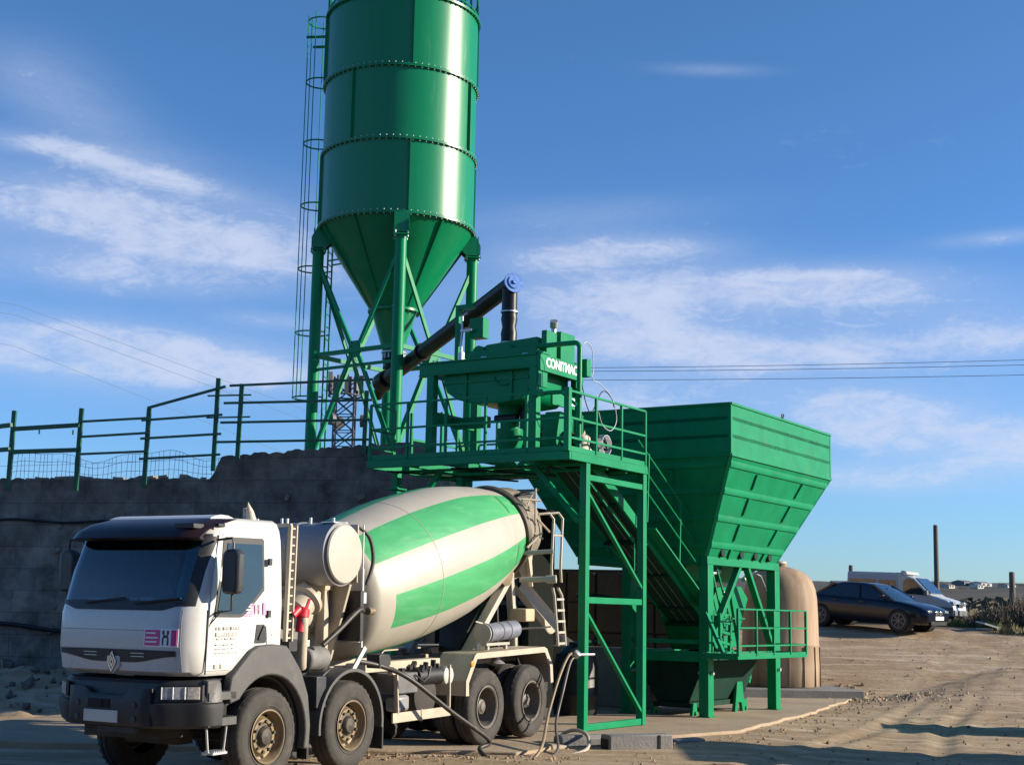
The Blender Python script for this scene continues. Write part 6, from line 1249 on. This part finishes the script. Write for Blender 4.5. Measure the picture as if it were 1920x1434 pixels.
def shed(x, y, w_, d_, h_, rot, lb, m_):
    z = hill(x, y); t_ = thing('farm_building', lb, 'building', (x, y, z), (0, 0, R(rot)))
    b = B(); b.prism([(-d_/2, -1), (d_/2, -1), (d_/2, h_), (0, h_+.10*d_), (-d_/2, h_)], (-w_/2, 0, 0), (0, 1, 0), (0, 0, 1), (w_, 0, 0)); b.obj('wall', m_, t_)
    b = B(); b.sheet([(-w_/2-.1, -d_/2-.1, h_-.05), (-w_/2-.1, 0, h_+.10*d_+.06), (-w_/2-.1, d_/2+.1, h_-.05)], (w_+.2, 0, 0), .08); b.obj('roof', mat('far_roof', (.16, .14, .13), .7, 0, .2), t_)
    b = B()
    for k in range(2): b.bx(-w_/2+w_*(.12+.45*k), -w_/2+w_*(.32+.45*k), -d_/2-.06, -d_/2-.01, h_*.3, h_*.8)
    b.obj('window', HOLE, t_)
for x, y, w_, d_, h_, rot, lb, m_ in ((158, 505, 6, 5, 1.5, 42, 'grey roofed shed on the ridge line left of the white shed', VANG), (163.5, 503, 6.5, 5, 1.2, 40, 'long white shed on the ridge line', VANW), (130, 430, 3.5, 3, .9, 45, 'small cream house halfway up the hillside by the tall pole', CREAM), (138, 428, 3, 3, 1.0, 38, 'small white hut halfway up the hillside', VANW), (147, 428, 5, 3, .8, 44, 'low long cream house with dark roof on the hillside', CREAM), (158, 425, 6, 3, .8, 40, 'pale low house at the end of the hillside row', CONC), (112, 490, 6, 5, 1.2, 0, 'distant grey building on the ridge above the navy car', VANG)): shed(x, y, w_, d_, h_, rot, lb, m_)
q = random.Random(31)
for i in range(16):
    a = q.uniform(.20, .36); r_ = q.uniform(430, 500); x, y = r_*sin(a), r_*cos(a)
    s_ = q.uniform(1.6, 3.6); bush((x, y, hill(x, y)-.3), s_, s_*.9, 260, LEAF, 500+i, 'small dark tree on the far ridge line', 'trees on the far ridge')

# ------------------------------------------------------------------ foreground: barrier blocks, hoses, stones
bp = onb = (1.98, 21.55)
br = thing('barrier_block', 'grey hollow concrete barrier block lying against the slab edge below the platform frame', 'barrier', (1.95, 21.95, -.02), (0, 0, R(24)))
b = B(); b.bx(-.52, .55, -.14, .16, 0, .30); b.obj('block', CONCG, br, bevel=.025)
b = B(); b.bx(-.535, -.515, -.10, .12, .03, .24); b.obj('hollow_end', HOLE, br); b = B(); b.bx(.30, .33, -.155, -.13, .02, .29); b.obj('joint_slot', HOLE, br)
b = B(); b.bx(-.42, .36, -.13, .15, -.1, .26); o = b.obj('kerb_block', CONCG, None, bevel=.06); o.location = (1.15, 22.15, -.02); o.rotation_euler = (0, 0, R(22)); tag(o, 'rounded worn concrete kerb block by the foot of the platform corner leg', 'kerb block')
b = B(); b.bx(-.22, .25, -.14, .14, 0, .10); o = b.obj('broken_slab', CONC, None, bevel=.03); o.location = (.72, 21.75, .03); o.rotation_euler = (.05, .1, R(50)); tag(o, 'broken flat piece of concrete beside the hoses', 'slab piece')
b = B(); b.bx(-.3, .35, -.10, .12, -.02, .12); o = b.obj('broken_slab', CONCG, None, bevel=.03); o.location = (2.85, 23.3, .0); o.rotation_euler = (.1, .0, R(40)); tag(o, 'tilted grey concrete chunk on the kerb right of the barrier block', 'slab piece')
hose_curve('water_hose', [tw(-2.0, .95, 1.32), tw(-2.4, 1.05, 1.24), tw(-2.75, 1.25, 1.07), tw(-3.5, 1.45, .60), tw(-4.25, 1.6, .18), Ve((-.35, 20.45, .16)), Ve((-.22, 20.25, .03)), Ve((-.15, 20.05, -.01)), Ve((-.05, 19.4, -.03))], .032, HOSEB, 'black rubber hose slanting from the truck side down to the ground', 'hose', 10)
ht = tw(-7.05, 1.42, 1.22)
hose_curve('water_hose', [ht+Ve((.12, .1, .03)), ht, ht+Ve((-.16, -.25, -.35)), ht+Ve((-.32, -.7, -.85)), Ve((.52, 20.7, .2)), Ve((.35, 20.3, .02)), Ve((.1, 20.05, .0)), Ve((-.3, 20.0, .0))], .023, HOSET, 'tan hose hanging from the leg tap and curling onto the ground', 'hose', 10)
hose_curve('water_hose', [ht+Ve((.13, .12, .0)), ht+Ve((.03, -.02, -.1)), ht+Ve((-.08, -.25, -.5)), ht+Ve((-.2, -.6, -1.0)), Ve((.75, 21.0, .12)), Ve((.55, 20.5, .02)), Ve((.25, 20.25, .0)), Ve((-.2, 19.95, .0))], .021, HOSEG, 'grey hose hanging beside the tan hose from the leg tap', 'hose', 10)
hose_curve('water_hose', [Ve((.2, 19.75, -.02)), Ve((.55, 20.35, .02)), Ve((.95, 20.95, .05)), Ve((1.2, 21.5, .10)), Ve((1.22, 21.95, .24)), Ve((1.08, 22.2, .30)), Ve((.92, 22.3, .26)), Ve((.8, 22.4, .16))], .027, HOSEW, 'white hose looping over the kerb block at the foot of the corner leg', 'hose', 10)
tp_ = thing('hose_tap', 'small metal hose tap fixed to the corner leg', 'tap', ht+Ve((.15, .12, .02)))
b = B(); b.cyl((-.08, 0, 0), (.28, .35, 0), .022, 10); b.lathe((-.02, -.02, 0), (.3, -.2, .3), [(-.04, .05), (.05, .06), (.06, .02)], 14); b.obj('valve', STEEL, tp_)
def stones(n, area, s0, s1, seed, m_, name='gravel'):
    q = random.Random(seed); b = B(); oct_ = [(1, 0, 0), (0, 1, 0), (-1, 0, 0), (0, -1, 0), (0, 0, 1), (0, 0, -1)]
    for i in range(n):
        x, y = area(q); s_ = s0+(s1-s0)*q.random()**3; e = Euler((q.random()*6, q.random()*6, q.random()*6)).to_matrix(); c = Ve((x, y, gz(x, y)+s_*.25))
        vs = [c+e @ Ve((p[0]*s_*q.uniform(.7, 1.3), p[1]*s_*q.uniform(.6, 1.1), p[2]*s_*q.uniform(.4, .8))) for p in oct_]
        b.add(vs, [(0, 1, 4), (1, 2, 4), (2, 3, 4), (3, 0, 4), (1, 0, 5), (2, 1, 5), (3, 2, 5), (0, 3, 5)])
    tag(b.obj(name, m_, None, ang=20), None, None, kind='stuff')
STONE = mat('stone', (.30, .215, .135), .95, 0, .35, 3)
def kerbside(q): 
    t_ = q.random(); 
    if t_ < .45: x = q.uniform(-2.6, .9); return x, 20.3-abs(q.gauss(0, .35))
    if t_ < .65: k = q.random(); return lerp(1.0, 3.9, k)+abs(q.gauss(0, .4)), lerp(22.0, 24.9, k)-abs(q.gauss(0, .3))
    k = q.random(); return lerp(3.9, 8.7, k)+.15+abs(q.gauss(0, .5)), lerp(25.0, 36.5, k)
stones(700, kerbside, .006, .045, 1, STONE); stones(3200, lambda q: (q.uniform(-4, 16), 18.5+27*q.random()**1.3), .006, .04, 2, STONE)
stones(150, lambda q: (q.uniform(4, 15), q.uniform(22, 43)), .02, .06, 6, mat('dark_clod', (.16, .11, .065), .95, 0, .4, 3), 'clods'); stones(420, lambda q: (9.4+q.gauss(0, 1.1), 36.2+q.gauss(0, 1.0)), .012, .065, 7, mat('pale_stone', (.34, .29, .22), .95, 0, .3, 3), 'gravel')
stones(260, lambda q: (q.uniform(-12, -5), q.uniform(26, 30.5)), .03, .22, 3, mat('wall_rubble', (.12, .105, .09), .95, 0, .4, 2), 'rubble'); stones(220, lambda q: (8.0+q.gauss(0, .9), 37.3+q.gauss(0, .9)), .02, .12, 4, STONE, 'rubble')
# ------------------------------------------------------------------ added out of view: containers, skip and office for shadows, hall to dim shaded faces
for y_, lb in ((21.9, 'added unseen shadow caster shaped as a grey corrugated container, the one nearer the slab'), (18.5, 'added unseen shadow caster shaped as a grey corrugated container, the one nearer the camera')):
    ct = thing('shadow_container', lb, 'container', (11.9+(.25 if y_ < 20 else 0), y_, -.05), (0, 0, 0), 'added shadow casters out of view')  # unseen box added to throw the foreground shadow
    b = B(); b.bx(-1.25, 2.4, -1.55, 1.55, .1, 2.75); b.obj('body', mat('container_grey', (.12, .13, .14), .5), ct)
    b = B()
    for k in range(20): b.bx(-1.29, -1.252, -1.5+k*.155, -1.42+k*.155, .2, 2.65)
    b.obj('corrugation', MATS['container_grey'], ct)
sk = thing('shadow_skip', 'added unseen shadow caster shaped as a rusty open skip at the yard edge', 'skip', (12.6, 28.0, .0))  # unseen; added to throw the small shadow at the yard edge
b = B(); b.prism([(-1.5, 1.25), (-1.0, .1), (1.2, .1), (1.8, 1.25), (1.7, 1.25), (1.15, .2), (-.95, .2), (-1.4, 1.25)], (0, -.9, 0), (1, 0, 0), (0, 0, 1), (0, 1.8, 0)); b.bx(-1.2, 1.5, -.9, -.85, .2, 1.2); b.bx(-1.2, 1.5, .85, .9, .2, 1.2); b.obj('body', mat('skip_rust', (.2, .1, .05), .7), sk)
bd = thing('shade_building', 'added unseen plain building that shades the yard beside the camera', 'building', (18, 3.8, -.3))  # unseen; added to shade the near ground and cut bounce light
b = B(); b.bx(-6, 6, -11, 10.3, 0, 6.6); b.obj('wall', CONC, bd)
b = B(); b.bx(-6.3, 6.3, -11.3, 10.6, 6.61, 6.9); b.obj('roof', CONCG, bd)
for k in range(5): b = B(); b.bx(-6.06, -6.01, -9+k*4, -7.4+k*4, 1.2, 2.6); b.obj('window', GLASS, bd)
hl_ = thing('sky_block_hall', 'added unseen dark hall behind the camera that blocks low sky', 'building', (-8, -34, -.9))  # unseen; added to block low sky and darken shaded faces
b = B(); b.prism([(-9, 0), (9, 0), (9, 10), (0, 13), (-9, 10)], (-38, 0, 0), (0, 1, 0), (0, 0, 1), (76, 0, 0)); b.obj('wall', mat('dark_cladding', (.05, .055, .06), .5), hl_)
b = B(); b.sheet([(-38.5, -9.4, 9.95), (-38.5, 0, 13.1), (-38.5, 9.4, 9.95)], (77, 0, 0), .2); b.obj('roof', mat('dark_cladding_roof', (.07, .07, .075), .6), hl_)
for k in range(4): b = B(); b.bx(-28+k*16, -22+k*16, 9.01, 9.08, .1, 5); b.obj('door', GRIMESHADE, hl_)
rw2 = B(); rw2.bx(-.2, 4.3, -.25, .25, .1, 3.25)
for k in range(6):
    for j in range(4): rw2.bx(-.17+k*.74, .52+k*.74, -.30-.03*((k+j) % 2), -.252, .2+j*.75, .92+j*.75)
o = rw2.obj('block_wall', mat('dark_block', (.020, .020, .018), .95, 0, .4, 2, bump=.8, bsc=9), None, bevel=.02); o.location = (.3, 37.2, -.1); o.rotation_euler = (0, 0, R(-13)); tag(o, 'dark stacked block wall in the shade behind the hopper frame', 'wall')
